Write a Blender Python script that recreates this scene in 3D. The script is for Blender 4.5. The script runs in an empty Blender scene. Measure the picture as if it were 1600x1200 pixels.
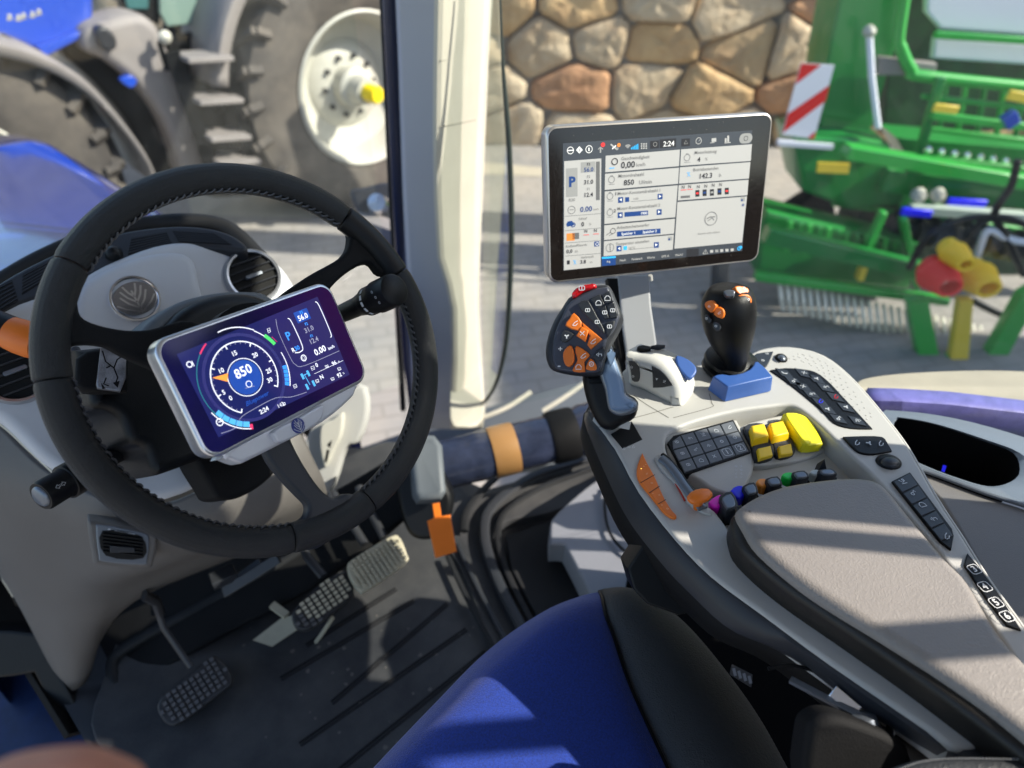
import bpy, math, random
from mathutils import Vector as V, Matrix
from mathutils.geometry import tessellate_polygon
random.seed(7)
sc = bpy.context.scene
col = sc.collection
R = math.radians
# ------------------------------------------------------------ camera
YAW, PIT, FPX = R(43), R(38), 1109.0
CAM = V((-.2, 0, 1.29))
_cy, _sy = math.cos(YAW), math.sin(YAW)
def rot(v): return V((_cy*v[0]+_sy*v[1], -_sy*v[0]+_cy*v[1], v[2]))
AX, AF_ = rot((1, 0, 0)), rot((0, 1, 0))
AD = rot((0, math.cos(PIT), -math.sin(PIT)))
AU = rot((0, math.sin(PIT), math.cos(PIT)))
cd = bpy.data.cameras.new('camera'); co = bpy.data.objects.new('camera', cd); col.objects.link(co)
co.matrix_world = Matrix(((AX.x, AU.x, -AD.x, CAM.x), (AX.y, AU.y, -AD.y, CAM.y), (AX.z, AU.z, -AD.z, CAM.z), (0, 0, 0, 1)))
cd.sensor_width = 36; cd.lens = 36*FPX/1600; cd.clip_end = 500; cd.clip_start = .02
cd.dof.use_dof = True; cd.dof.focus_distance = .80; cd.dof.aperture_fstop = 3.4
sc.camera = co
# ------------------------------------------------------------ sky, sun, exposure
SAZ, SEL = R(140), R(38)          # azimuth clockwise from +Y, elevation
w = bpy.data.worlds.new('World'); sc.world = w; w.use_nodes = True
nt = w.node_tree; bg = nt.nodes['Background']
sky = nt.nodes.new('ShaderNodeTexSky'); sky.sky_type = 'NISHITA'; sky.sun_disc = False
sky.sun_elevation = SEL; sky.sun_rotation = SAZ
nt.links.new(sky.outputs[0], bg.inputs[0]); bg.inputs[1].default_value = .15
ld = bpy.data.lights.new('sun', 'SUN'); lo = bpy.data.objects.new('sun', ld); col.objects.link(lo)
ld.energy = 4.6; ld.angle = R(.5); ld.color = (1, .93, .82)
TOSUN = V((math.sin(SAZ)*math.cos(SEL), math.cos(SAZ)*math.cos(SEL), math.sin(SEL)))
lo.rotation_euler = TOSUN.to_track_quat('Z', 'Y').to_euler()
vs = sc.view_settings; vs.view_transform = 'Standard'; vs.look = 'None'; vs.gamma = 1; vs.exposure = .95
sc.cycles.max_bounces = 8; sc.cycles.transparent_max_bounces = 12
sc.cycles.use_denoising = True
# ------------------------------------------------------------ pixel rays and frames
def ray(u, v): return AX*((u-800)/FPX) + AD - AU*((v-600)/FPX)
def at(u, v, d): return CAM + ray(u, v)*d
def hpl(u, v, P, N):
    r = ray(u, v); return CAM + r*((P-CAM).dot(N)/r.dot(N))
def hz(u, v, z): return hpl(u, v, V((0, 0, z)), V((0, 0, 1)))
def hx(u, v, x): return hpl(u, v, V((x, 0, 0)), V((1, 0, 0)))
def hy(u, v, y): return hpl(u, v, V((0, y, 0)), V((0, 1, 0)))
def hc(u, v, d): return hpl(u, v, CAM+AF_*d, AF_)          # vertical plane d metres ahead
class Fr:
    def __init__(s, o, n, xh):
        s.o = V(o); s.n = V(n).normalized(); x = V(xh); s.x = (x-s.n*x.dot(s.n)).normalized(); s.y = s.n.cross(s.x)
    def P(s, x, y, h=0): return s.o+s.x*x+s.y*y+s.n*h
    def l(s, u, v, h=0):
        q = hpl(u, v, s.o+s.n*h, s.n)-s.o; return (q.dot(s.x), q.dot(s.y))
    def px(s, u, v, h=0): return hpl(u, v, s.o+s.n*h, s.n)
    def pts(s, L, h=0): return [s.px(u, v, h) for u, v in L]
    def off(s, h): return Fr(s.o+s.n*h, s.n, s.x)
def sm(pts, n=4, closed=True):
    """Catmull-Rom through 2d or 3d points; repeat a point for a corner"""
    pts = [V(p) for p in pts]; N = len(pts); out = []
    rng = range(N) if closed else range(N-1)
    for i in rng:
        g = (lambda k: pts[k % N]) if closed else (lambda k: pts[min(max(k, 0), N-1)])
        a, b, c, d = g(i-1), g(i), g(i+1), g(i+2)
        if (b-c).length < 1e-7: continue
        for k in range(n):
            t = k/n
            out.append(.5*((2*b)+(c-a)*t+(2*a-5*b+4*c-d)*t*t+(3*b-a-3*c+d)*t**3))
    if not closed: out.append(pts[-1])
    return out
def rr(w, h, r, k=5, cx=0, cy=0):
    o = []
    for sx, sy, a0 in ((1, 1, 0), (-1, 1, 90), (-1, -1, 180), (1, -1, 270)):
        for i in range(k+1):
            a = R(a0+90*i/k); o.append((cx+sx*(w/2-r)+r*math.cos(a), cy+sy*(h/2-r)+r*math.sin(a)))
    return o
def circ(r, n=32, cx=0, cy=0, ry=None): return [(cx+r*math.cos(6.28318*i/n), cy+(ry or r)*math.sin(6.28318*i/n)) for i in range(n)]
def qlerp(q, s, t):
    a, b, c, d = [V(p) for p in q]          # tl tr br bl
    return (a*(1-s)+b*s)*(1-t)+(d*(1-s)+c*s)*t
# ------------------------------------------------------------ mesh builder
class MB:
    def __init__(s): s.v = []; s.f = []; s.m = []; s.c = []
    def add(s, vs_, fs, mi=0):
        b = len(s.v); s.v += [tuple(p) for p in vs_]; s.f += [tuple(b+i for i in f) for f in fs]; s.m += [mi]*len(fs); return s
    def box(s, c, a, b, d, mi=0):
        """box at centre c with full edge vectors a, b, d"""
        c, a, b, d = V(c), V(a)/2, V(b)/2, V(d)/2
        if a.cross(b).dot(d) < 0: a = -a
        vs_ = [c+x*a+y*b+z*d for z in (-1, 1) for y in (-1, 1) for x in (-1, 1)]
        return s.add(vs_, [(0, 2, 3, 1), (4, 5, 7, 6), (0, 1, 5, 4), (2, 6, 7, 3), (0, 4, 6, 2), (1, 3, 7, 5)], mi)
    def bar(s, p, q, w, h, up=(0, 0, 1), mi=0):
        p, q = V(p), V(q); d = q-p; u = V(up); x = d.cross(u)
        if x.length < 1e-6: x = d.cross(V((1, 0, 0)))
        x.normalize(); y = x.cross(d).normalized()
        return s.box((p+q)/2, x*w, y*h, d, mi)
    def tube(s, path, r, n=10, mi=0, cap=True, sq=1.0):
        path = [V(p) for p in path]; N = len(path)
        rs = r if isinstance(r, (list, tuple)) else [r]*N
        if len(rs) != N: rs = [rs[min(int(i*(len(rs)-1)/(N-1)), len(rs)-2)]*(1-((i*(len(rs)-1)/(N-1)) % 1 if i < N-1 else 1))+rs[min(int(i*(len(rs)-1)/(N-1)), len(rs)-2)+1]*((i*(len(rs)-1)/(N-1)) % 1 if i < N-1 else 1) for i in range(N)]
        vs_ = []; t = (path[1]-path[0]).normalized(); x = t.cross(V((0, 0, 1)))
        if x.length < .05: x = t.cross(V((0, 1, 0)))
        x.normalize()
        for i, p in enumerate(path):
            t = (path[min(i+1, N-1)]-path[max(i-1, 0)]).normalized()
            x = (x-t*x.dot(t)).normalized(); y = t.cross(x)
            for k in range(n):
                a = 6.283185*k/n; vs_.append(p+x*rs[i]*math.cos(a)+y*rs[i]*sq*math.sin(a))
        fs = [(i*n+k, i*n+(k+1) % n, (i+1)*n+(k+1) % n, (i+1)*n+k) for i in range(N-1) for k in range(n)]
        if cap: fs += [tuple(range(n-1, -1, -1)), tuple((N-1)*n+k for k in range(n))]
        return s.add(vs_, fs, mi)
    def lathe(s, o, ax, prof, n=32, mi=0, xh=None):
        """prof: (radius, height) along ax"""
        ax = V(ax).normalized(); x = V(xh) if xh else (ax.cross(V((0, 0, 1))) if abs(ax.z) < .9 else ax.cross(V((1, 0, 0))))
        x = (x-ax*x.dot(ax)).normalized(); y = ax.cross(x); o = V(o); vs_ = []
        for r, h in prof:
            for k in range(n):
                a = 6.283185*k/n; vs_.append(o+ax*h+(x*math.cos(a)+y*math.sin(a))*max(r, 1e-5))
        N = len(prof)
        fs = [(i*n+k, i*n+(k+1) % n, (i+1)*n+(k+1) % n, (i+1)*n+k) for i in range(N-1) for k in range(n)]
        return s.add(vs_, fs, mi)
    def slab(s, pts, n, th, bev=0.0, seg=3, mi=0, back=True, taper=0.0, bevb=False):
        """outline pts is the FRONT face, n its outward normal; body th thick behind it; rounded front rim"""
        pts = [V(p) for p in pts]; n = V(n).normalized()
        o = []
        for p in pts:
            if not o or (p-o[-1]).length > 1e-6: o.append(p)
        if (o[0]-o[-1]).length < 1e-6: o.pop()
        pts = o; N = len(pts)
        ar = sum(((pts[i]-pts[0]).cross(pts[(i+1) % N]-pts[0])).dot(n) for i in range(N))
        if ar < 0: pts.reverse()
        nin = []
        for i in range(N):
            e1 = (pts[i]-pts[i-1]).normalized(); e2 = (pts[(i+1) % N]-pts[i]).normalized()
            a = n.cross(e1); b = n.cross(e2); m = (a+b)
            if m.length < 1e-5: m = a
            m.normalize(); k = max(m.dot(a), .5); nin.append(m/k)
        rings = []
        rings.append([p-n*th-q*taper for p, q in zip(pts, nin)])
        if bev > 0:
            for j in range(seg+1):
                a = math.pi/2*j/seg
                rings.append([p+q*bev*(1-math.cos(a))-n*bev*(1-math.sin(a)) for p, q in zip(pts, nin)])
            rings.append([p+q*bev*1.15 for p, q in zip(pts, nin)])
        else: rings.append(pts)
        vs_ = [p for r_ in rings for p in r_]
        fs = [(j*N+i, j*N+(i+1) % N, (j+1)*N+(i+1) % N, (j+1)*N+i) for j in range(len(rings)-1) for i in range(N)]
        L = len(rings)-1
        tri = tessellate_polygon([rings[L]])
        nn = lambda t: (rings[L][t[1]]-rings[L][t[0]]).cross(rings[L][t[2]]-rings[L][t[0]]).dot(n)
        for t in tri:
            t = t if nn(t) > 0 else t[::-1]; fs.append(tuple(L*N+i for i in t))
            if back: fs.append(tuple(i for i in t[::-1]))
        return s.add(vs_, fs, mi)
    def face(s, pts, mi=0):
        pts = [V(p) for p in pts]
        return s.add(pts, [tuple(t) for t in tessellate_polygon([pts])], mi)
    def ribbon(s, F, pts, w, h=0, mi=0, closed=False):
        """flat stroke on frame F through local 2d pts"""
        pts = [V((p[0], p[1])) for p in pts]; N = len(pts); L = []; Rr = []
        for i in range(N):
            a = pts[i-1] if (i or closed) else pts[i]; b = pts[(i+1) % N] if (i < N-1 or closed) else pts[i]
            d = (b-a)
            if d.length < 1e-9: d = V((1, 0))
            d.normalize(); q = V((-d.y, d.x))*w/2
            L.append(F.P(*(pts[i]+q), h)); Rr.append(F.P(*(pts[i]-q), h))
        K = N if closed else N-1
        return s.add(L+Rr, [(i, N+i, N+(i+1) % N, (i+1) % N) for i in range(K)], mi)
    def grid(s, rows, mi=0, closed=False, flip=False):
        n = len(rows[0]); vs_ = [p for r_ in rows for p in r_]; K = n if closed else n-1
        fs = [(j*n+i, (j+1)*n+i, (j+1)*n+(i+1) % n, j*n+(i+1) % n) for j in range(len(rows)-1) for i in range(K)]
        if flip: fs = [f[::-1] for f in fs]
        return s.add(vs_, fs, mi)
    def text(s, F, x, y, t, size, h=.0004, mi=0, bold=0, align='CENTER', shear=0, ang=0, sx=1):
        vs_, fs = text_geo(t, bold, align, shear); ca, sa = math.cos(ang), math.sin(ang)
        return s.add([F.P(x+size*(a*sx*ca-b*sa), y+size*(a*sx*sa+b*ca), h) for a, b in vs_], fs, mi)
    def build(s, name, mats, parent=None, sub=0, flat=False, ang=40, solid=0, soff=-1, bevel=0, label=None):
        me = bpy.data.meshes.new(name); me.from_pydata(s.v, [], s.f)
        mats = mats if isinstance(mats, (list, tuple)) else [mats]
        for m in mats: me.materials.append(m)
        me.polygons.foreach_set('material_index', s.m)
        if not flat:
            me.polygons.foreach_set('use_smooth', [True]*len(s.f))
            if not sub: me.set_sharp_from_angle(angle=R(ang))
        me.update(); o = bpy.data.objects.new(name, me); col.objects.link(o)
        if parent: o.parent = parent; o.matrix_parent_inverse = parent.matrix_world.inverted() if False else Matrix.Translation(-V(parent['_loc'])) if '_loc' in parent else Matrix()
        if solid:
            md = o.modifiers.new('thickness', 'SOLIDIFY'); md.thickness = solid; md.offset = soff
        if bevel:
            md = o.modifiers.new('edge', 'BEVEL'); md.width = bevel; md.segments = 2; md.limit_method = 'ANGLE'; md.angle_limit = R(35)
        if sub:
            md = o.modifiers.new('smooth', 'SUBSURF'); md.levels = sub; md.render_levels = sub
        if label: o['label'] = label
        return o
_tc = {}
def text_geo(t, bold, align, shear):
    k = (t, bold, align, shear)
    if k not in _tc:
        cu = bpy.data.curves.new('t', 'FONT'); cu.body = t; cu.size = 1; cu.align_x = align; cu.align_y = 'CENTER'
        cu.offset = bold; cu.shear = shear; cu.resolution_u = 2
        ob = bpy.data.objects.new('t', cu); me = bpy.data.meshes.new_from_object(ob)
        _tc[k] = ([(v.co.x, v.co.y) for v in me.vertices], [tuple(p.vertices) for p in me.polygons])
        bpy.data.objects.remove(ob); bpy.data.meshes.remove(me); bpy.data.curves.remove(cu)
    return _tc[k]
def thing(name, label, cat, loc=(0, 0, 0), group=None):
    o = bpy.data.objects.new(name, None); col.objects.link(o); o.empty_display_size = .05
    o.location = loc; o['label'] = label; o['category'] = cat; o['_loc'] = tuple(loc)
    if group: o['group'] = group
    return o
def tag(o, label, cat, group=None):
    o['label'] = label; o['category'] = cat
    if group: o['group'] = group
    return o
def struct(o): o['kind'] = 'structure'; return o
# ------------------------------------------------------------ materials
def mat(name, c, rough=.5, metal=0, bump=0, bscale=200, vary=0, vscale=8, coat=0, emit=None, es=1, spec=.5, sheen=0, c2=None, kind='noise', tint=None):
    m = bpy.data.materials.new(name); m.use_nodes = True; t = m.node_tree; b = t.nodes['Principled BSDF']; L = t.links.new
    b.inputs['Base Color'].default_value = (*c, 1); b.inputs['Roughness'].default_value = rough; b.inputs['Metallic'].default_value = metal
    b.inputs['Specular IOR Level'].default_value = spec
    if coat: b.inputs['Coat Weight'].default_value = coat; b.inputs['Coat Roughness'].default_value = .05
    if tint: b.inputs['Coat Tint'].default_value = (*tint, 1)
    if sheen: b.inputs['Sheen Weight'].default_value = sheen; b.inputs['Sheen Roughness'].default_value = .4
    if emit: b.inputs['Emission Color'].default_value = (*emit, 1); b.inputs['Emission Strength'].default_value = es
    tc = t.nodes.new('ShaderNodeTexCoord')
    if vary or c2:
        n = t.nodes.new('ShaderNodeTexNoise'); n.inputs['Scale'].default_value = vscale; n.inputs['Detail'].default_value = 6; n.inputs['Roughness'].default_value = .65
        L(tc.outputs['Object'], n.inputs['Vector'])
        r = t.nodes.new('ShaderNodeValToRGB'); r.color_ramp.elements[0].position = .32; r.color_ramp.elements[1].position = .68
        a = c2 or tuple(x*(1-vary) for x in c); z = c if c2 else tuple(min(1, x*(1+vary)) for x in c)
        r.color_ramp.elements[0].color = (*a, 1); r.color_ramp.elements[1].color = (*z, 1)
        L(n.outputs[0], r.inputs[0]); L(r.outputs[0], b.inputs['Base Color'])
        mr = t.nodes.new('ShaderNodeMapRange'); mr.inputs[3].default_value = max(0, rough-.08); mr.inputs[4].default_value = min(1, rough+.1)
        L(n.outputs[0], mr.inputs[0]); L(mr.outputs[0], b.inputs['Roughness'])
    if bump:
        if kind == 'leather':
            n2 = t.nodes.new('ShaderNodeTexVoronoi'); n2.feature = 'F1'; out = n2.outputs['Distance']
            nw = t.nodes.new('ShaderNodeTexNoise'); nw.inputs['Scale'].default_value = bscale*.4; L(tc.outputs['Object'], nw.inputs['Vector'])
            mx = t.nodes.new('ShaderNodeMixRGB'); mx.inputs[0].default_value = .012; L(tc.outputs['Object'], mx.inputs[1]); L(nw.outputs['Color'], mx.inputs[2]); L(mx.outputs[0], n2.inputs['Vector'])
        else:
            n2 = t.nodes.new('ShaderNodeTexNoise'); n2.inputs['Detail'].default_value = 4; out = n2.outputs[0]; L(tc.outputs['Object'], n2.inputs['Vector'])
        n2.inputs['Scale'].default_value = bscale
        bp = t.nodes.new('ShaderNodeBump'); bp.inputs['Strength'].default_value = bump; bp.inputs['Distance'].default_value = .001 if bscale > 20 else .02
        L(out, bp.inputs['Height']); L(bp.outputs[0], b.inputs['Normal'])
    return m
def glassmat(name, tint, refl=.06, dust=0):
    m = bpy.data.materials.new(name); m.use_nodes = True; t = m.node_tree; t.nodes.clear(); L = t.links.new
    o = t.nodes.new('ShaderNodeOutputMaterial'); tr = t.nodes.new('ShaderNodeBsdfTransparent'); tr.inputs[0].default_value = (*tint, 1)
    g = t.nodes.new('ShaderNodeBsdfGlossy'); g.inputs['Roughness'].default_value = .02
    f = t.nodes.new('ShaderNodeFresnel'); f.inputs[0].default_value = 1.4
    mu = t.nodes.new('ShaderNodeMath'); mu.operation = 'MULTIPLY'; mu.inputs[1].default_value = refl/.04*.8
    L(f.outputs[0], mu.inputs[0]); mx = t.nodes.new('ShaderNodeMixShader'); L(mu.outputs[0], mx.inputs[0]); L(tr.outputs[0], mx.inputs[1]); L(g.outputs[0], mx.inputs[2]); 
    if dust:
        df = t.nodes.new('ShaderNodeBsdfDiffuse'); df.inputs[0].default_value = (.8, .8, .78, 1); tc = t.nodes.new('ShaderNodeTexCoord'); nz = t.nodes.new('ShaderNodeTexNoise'); nz.inputs['Scale'].default_value = 4; nz.inputs['Detail'].default_value = 8; nz.inputs['Distortion'].default_value = 1.5
        L(tc.outputs['Object'], nz.inputs[0]); mr = t.nodes.new('ShaderNodeMapRange'); mr.inputs[1].default_value = .4; mr.inputs[2].default_value = .75; mr.inputs[3].default_value = dust*.3; mr.inputs[4].default_value = dust; L(nz.outputs[0], mr.inputs[0])
        m2 = t.nodes.new('ShaderNodeMixShader'); L(mr.outputs[0], m2.inputs[0]); L(mx.outputs[0], m2.inputs[1]); L(df.outputs[0], m2.inputs[2]); L(m2.outputs[0], o.inputs[0])
    else: L(mx.outputs[0], o.inputs[0])
    return m
M = {}
M['shell'] = mat('shell_plastic', (.44, .43, .405), .5, bump=.25, bscale=900, vary=.03, vscale=5)
M['dash'] = mat('dash_plastic', (.52, .535, .56), .48, bump=.3, bscale=1100, vary=.03, vscale=4)
M['dashdark'] = mat('dash_lower_plastic', (.105, .096, .088), .5, bump=.4, bscale=900, vary=.12, vscale=6)
M['cream'] = mat('cream_trim', (.54, .51, .42), .6, bump=.3, bscale=700, vary=.05, vscale=5)
M['greytrim'] = mat('grey_trim', (.105, .118, .13), .55, bump=.3, bscale=700, vary=.05)
M['black'] = mat('black_plastic', (.006, .0063, .007), .36, bump=.3, bscale=1200, vary=.2, spec=.22)
M['blackmatt'] = mat('black_matt_plastic', (.005, .005, .0055), .7, bump=.4, bscale=600, vary=.3, vscale=12, spec=.2)
M['rubber'] = mat('rubber', (.012, .0125, .014), .6, bump=.4, bscale=500, vary=.25, spec=.3)
M['leather'] = mat('wheel_leather', (.0125, .0128, .0135), .33, bump=.8, bscale=900, kind='leather', vary=.2, vscale=14, spec=.5)
M['pad'] = mat('pad_leather', (.25, .225, .205), .42, bump=.33, bscale=420, kind='leather', vary=.05, vscale=6)
M['padside'] = mat('pad_side_leather', (.016, .014, .012), .42, spec=.35, bump=.15, bscale=420, kind='leather')
M['greyplas'] = mat('charcoal_plastic', (.026, .028, .033), .42, bump=.2, bscale=1300, spec=.35)
M['gunmetal'] = mat('gunmetal_trim', (.17, .19, .22), .35, metal=.6)
M['silver'] = mat('silver_trim', (.68, .69, .71), .28, metal=.85)
M['chrome'] = mat('chrome', (.8, .8, .82), .12, metal=1)
M['orange'] = mat('orange_plastic', (.75, .17, .012), .4, vary=.05, bump=.1, bscale=800)
M['red'] = mat('red_plastic', (.55, .01, .015), .25)
M['blueplas'] = mat('blue_cover_plastic', (.035, .10, .33), .42, bump=.15, bscale=900, vary=.05)
M['yellow'] = mat('yellow_plastic', (.85, .55, .01), .4, bump=.1, bscale=800)
M['lemon'] = mat('lemon_plastic', (.85, .74, .01), .4, bump=.1, bscale=800)
M['white'] = mat('white_marking', (.8, .8, .8), .6)
M['dimwhite'] = mat('grey_marking', (.55, .57, .6), .6)
M['key'] = mat('dark_key', (.022, .025, .03), .38, bump=.2, bscale=900)
M['greykey'] = mat('grey_key', (.12, .13, .145), .45, bump=.2, bscale=900)
M['steelblue'] = mat('grip_insert', (.16, .24, .37), .38, bump=.15, bscale=900)
for n_, c_ in (('magenta', (.9, .01, .6)), ('blue', (.01, .01, .9)), ('lightorange', (.9, .3, .03)), ('green', (.01, .7, .08)), ('palegrey', (.5, .55, .55))):
    M['p_'+n_] = mat(n_+'_paddle', c_, .35)
M['seatblue'] = mat('blue_velour', (.008, .035, .26), .85, bump=1, bscale=700, sheen=.3, vary=.35, vscale=420)
M['seatdark'] = mat('seat_bolster', (.034, .036, .039), .55, spec=.35, bump=.7, bscale=420, kind='leather', vary=.1)
M['thread'] = mat('seam_thread', (.22, .22, .22), .8)
M['mat'] = mat('floor_mat_rubber', (.065, .064, .064), .6, bump=.6, bscale=300, c2=(.020, .022, .027), vscale=5, spec=.35)
M['steel'] = mat('painted_steel', (.035, .036, .04), .4, metal=.3, vary=.2)
M['pedal'] = mat('pedal_rubber', (.02, .02, .022), .5, bump=.3, bscale=500, vary=.15)
M['sunpedal'] = mat('sunlit_pedal', (.42, .38, .28), .7, bump=.3, bscale=500, vary=.12)  # pale tone stands in for sunlight on the pedals
M['foil'] = mat('plastic_wrap', (.025, .032, .06), .18, bump=1, bscale=45, vary=.3, vscale=25)
M['tape'] = mat('brown_tape', (.33, .17, .06), .35, vary=.1)
M['glass'] = glassmat('window_glass', (.93, .97, .95), .03, .055)
M['greenglass'] = glassmat('green_glass_edge', (.90, .94, .90), .02)
M['skin'] = mat('skin', (.50, .21, .13), .5, bump=.5, bscale=300, vary=.1, vscale=20)
M['skin'].node_tree.nodes['Principled BSDF'].inputs['Subsurface Weight'].default_value = .2
M['skin'].node_tree.nodes['Principled BSDF'].inputs['Subsurface Scale'].default_value = .005
# outside
def add_bricks(m, w_, h_, dark, c):
    t = m.node_tree; b = t.nodes['Principled BSDF']; L = t.links.new; src = b.inputs['Base Color'].links[0].from_socket
    br = t.nodes.new('ShaderNodeTexBrick'); br.inputs['Scale'].default_value = 1; br.inputs['Brick Width'].default_value = w_; br.inputs['Row Height'].default_value = h_
    br.inputs['Mortar Size'].default_value = .012; br.inputs['Color1'].default_value = (1, 1, 1, 1); br.inputs['Color2'].default_value = (.93, .93, .94, 1); br.inputs['Mortar'].default_value = (dark, dark, dark, 1)
    tc = t.nodes.new('ShaderNodeTexCoord'); mp = t.nodes.new('ShaderNodeMapping'); mp.inputs['Rotation'].default_value = (0, 0, .5); L(tc.outputs['Object'], mp.inputs[0]); L(mp.outputs[0], br.inputs[0])
    mx = t.nodes.new('ShaderNodeMixRGB'); mx.blend_type = 'MULTIPLY'; mx.inputs[0].default_value = 1; L(src, mx.inputs[1]); L(br.outputs[0], mx.inputs[2]); L(mx.outputs[0], b.inputs['Base Color'])
M['ground'] = mat('asphalt', (.38, .34, .295), .85, bump=.6, bscale=60, c2=(.25, .245, .24), vscale=1.1)
add_bricks(M['ground'], .24, .12, .8, 1)
M['tblue'] = mat('tractor_blue_paint', (.008, .055, .42), .28, coat=.8, vary=.08, vscale=2)
M['hood'] = mat('bonnet_blue_paint', (.006, .022, .20), .12, coat=1, vary=.1, vscale=2)
M['tyre'] = mat('tyre_rubber', (.125, .108, .09), .85, bump=.4, bscale=60, c2=(.045, .04, .037), vscale=3)
M['rim'] = mat('cream_rim_paint', (.46, .45, .39), .45, vary=.06)
M['tgrey'] = mat('tractor_grey_plastic', (.22, .20, .19), .6, vary=.12, vscale=3)
M['green'] = mat('machine_green_paint', (.012, .21, .035), .32, coat=.5, vary=.1, vscale=2)
M['ltgreen'] = mat('machine_light_green', (.03, .36, .05), .35, coat=.4)
M['yellowp'] = mat('yellow_paint', (.75, .55, .05), .45)
M['whitep'] = mat('white_sheet', (.72, .74, .82), .35)
M['redw'] = mat('red_reflective', (.65, .015, .012), .4)
M['mortar'] = mat('mortar', (.32, .28, .235), .9, bump=.8, bscale=30, vary=.3, vscale=5)
# ============================================================ STEERING WHEEL
_a, _e = R(6.3), R(36.9)
WF = Fr(at(417.3, 555.1, .7564), (math.sin(_a)*math.cos(_e), -math.cos(_a)*math.cos(_e), math.sin(_e)), (math.cos(_a), math.sin(_a), 0))
def wang(u, v): x, y = WF.l(u, v); return math.atan2(y, x)
sw = thing('steering_wheel', 'black stitched leather steering wheel with three spokes, tilted before the driver', 'steering wheel', WF.o)
RM, Rm = .1945, .0152
def rim_pt(a, phi=0, rr_=0):
    c = (RM + rr_*math.cos(phi)); return WF.P(c*math.cos(a), c*math.sin(a), rr_*math.sin(phi))
def arc(a0, a1, n):
    while a1 > a0: a1 -= 2*math.pi      # clockwise in frame
    return [a0+(a1-a0)*i/n for i in range(n+1)]
sA, sB, sC, sD, sE, sF = wang(118, 418), wang(541, 332), wang(636, 418), wang(58, 598), wang(455, 845), wang(570, 778)
def rimseg(name, a0, a1, m, stitch):
    an = arc(a0-.004, a1+.004, 60); mb = MB(); rows = []
    K = 20
    for i, a in enumerate(an):
        k = .93 if i in (0, len(an)-1) else 1
        rows.append([rim_pt(a, 6.28318*j/K, Rm*k*(1+.06*math.cos(2*6.28318*j/K))) for j in range(K)])
    mb.grid(rows, closed=True)
    mb.f += [tuple(range(K-1, -1, -1)), tuple(60*K+j for j in range(K))]; mb.m += [0, 0]
    o = mb.build(name, m, sw, sub=0, ang=60)
    if stitch:
        s = MB(); L = abs(an[-1]-an[0])*RM; n = int(L/.0085)
        for i in range(n):
            a = an[0]+(an[-1]-an[0])*(i+.5)/n; da = .0032/RM
            f = R(158)
            p, q = rim_pt(a-da, f-.16, Rm+.0012), rim_pt(a+da, f+.16, Rm+.0012); mid = rim_pt(a, f, Rm+.0022)
            s.tube([p, mid, q], .0012, 6)
        s.build('stitching', mat_thread, o)
        g = MB(); g.tube([rim_pt(a, R(158), Rm-.0003) for a in an], .0012, 6); g.build('seam', M['blackmatt'], o)
    return o
mat_thread = mat('black_thread', (.06, .06, .065), .4)
rimseg('leather_grip', sA, sB, M['leather'], True)
rimseg('leather_grip', sC, sF, M['leather'], True)
rimseg('leather_grip', sE, sD, M['leather'], True)
rimseg('rim_section', sB, sC, M['black'], False)
rimseg('rim_section', sF, sE, M['leather'], False)
rimseg('rim_section', sD, sA, M['leather'], False)
def spoke(pts, h, th=.014, m='blackmatt'):
    mb = MB(); mb.slab([WF.px(u, v, h) for u, v in sm(pts, 4)], WF.n, th, .005, 4); return mb.build('spoke', M[m], sw)
spoke([(88, 430), (126, 446), (122, 473), (133, 498), (183, 513), (233, 514), (300, 500), (360, 540), (330, 610), (233, 572), (190, 553), (160, 538), (117, 537), (104, 555), (110, 582), (72, 600), (75, 510)], .004)
spoke([(541, 330), (548, 368), (536, 399), (480, 432), (430, 470), (430, 500), (490, 490), (520, 447), (550, 421), (578, 409), (597, 427), (632, 425), (600, 370)], .004)
spoke([(400, 640), (440, 625), (457, 690), (493, 752), (520, 777), (548, 771), (580, 790), (500, 856), (457, 850), (455, 824), (477, 809), (481, 790), (465, 772), (440, 745), (415, 708)], .004, m='greyplas')
mb = MB(); hx_, hy_ = WF.l(395, 560, -.05)
mb.lathe(WF.P(hx_, hy_, -.055), WF.n, [(0, .0), (.055, 0), (.06, .006), (.058, .03), (.05, .034), (0, .034)], 32); mb.build('hub', M['blackmatt'], sw)

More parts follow.
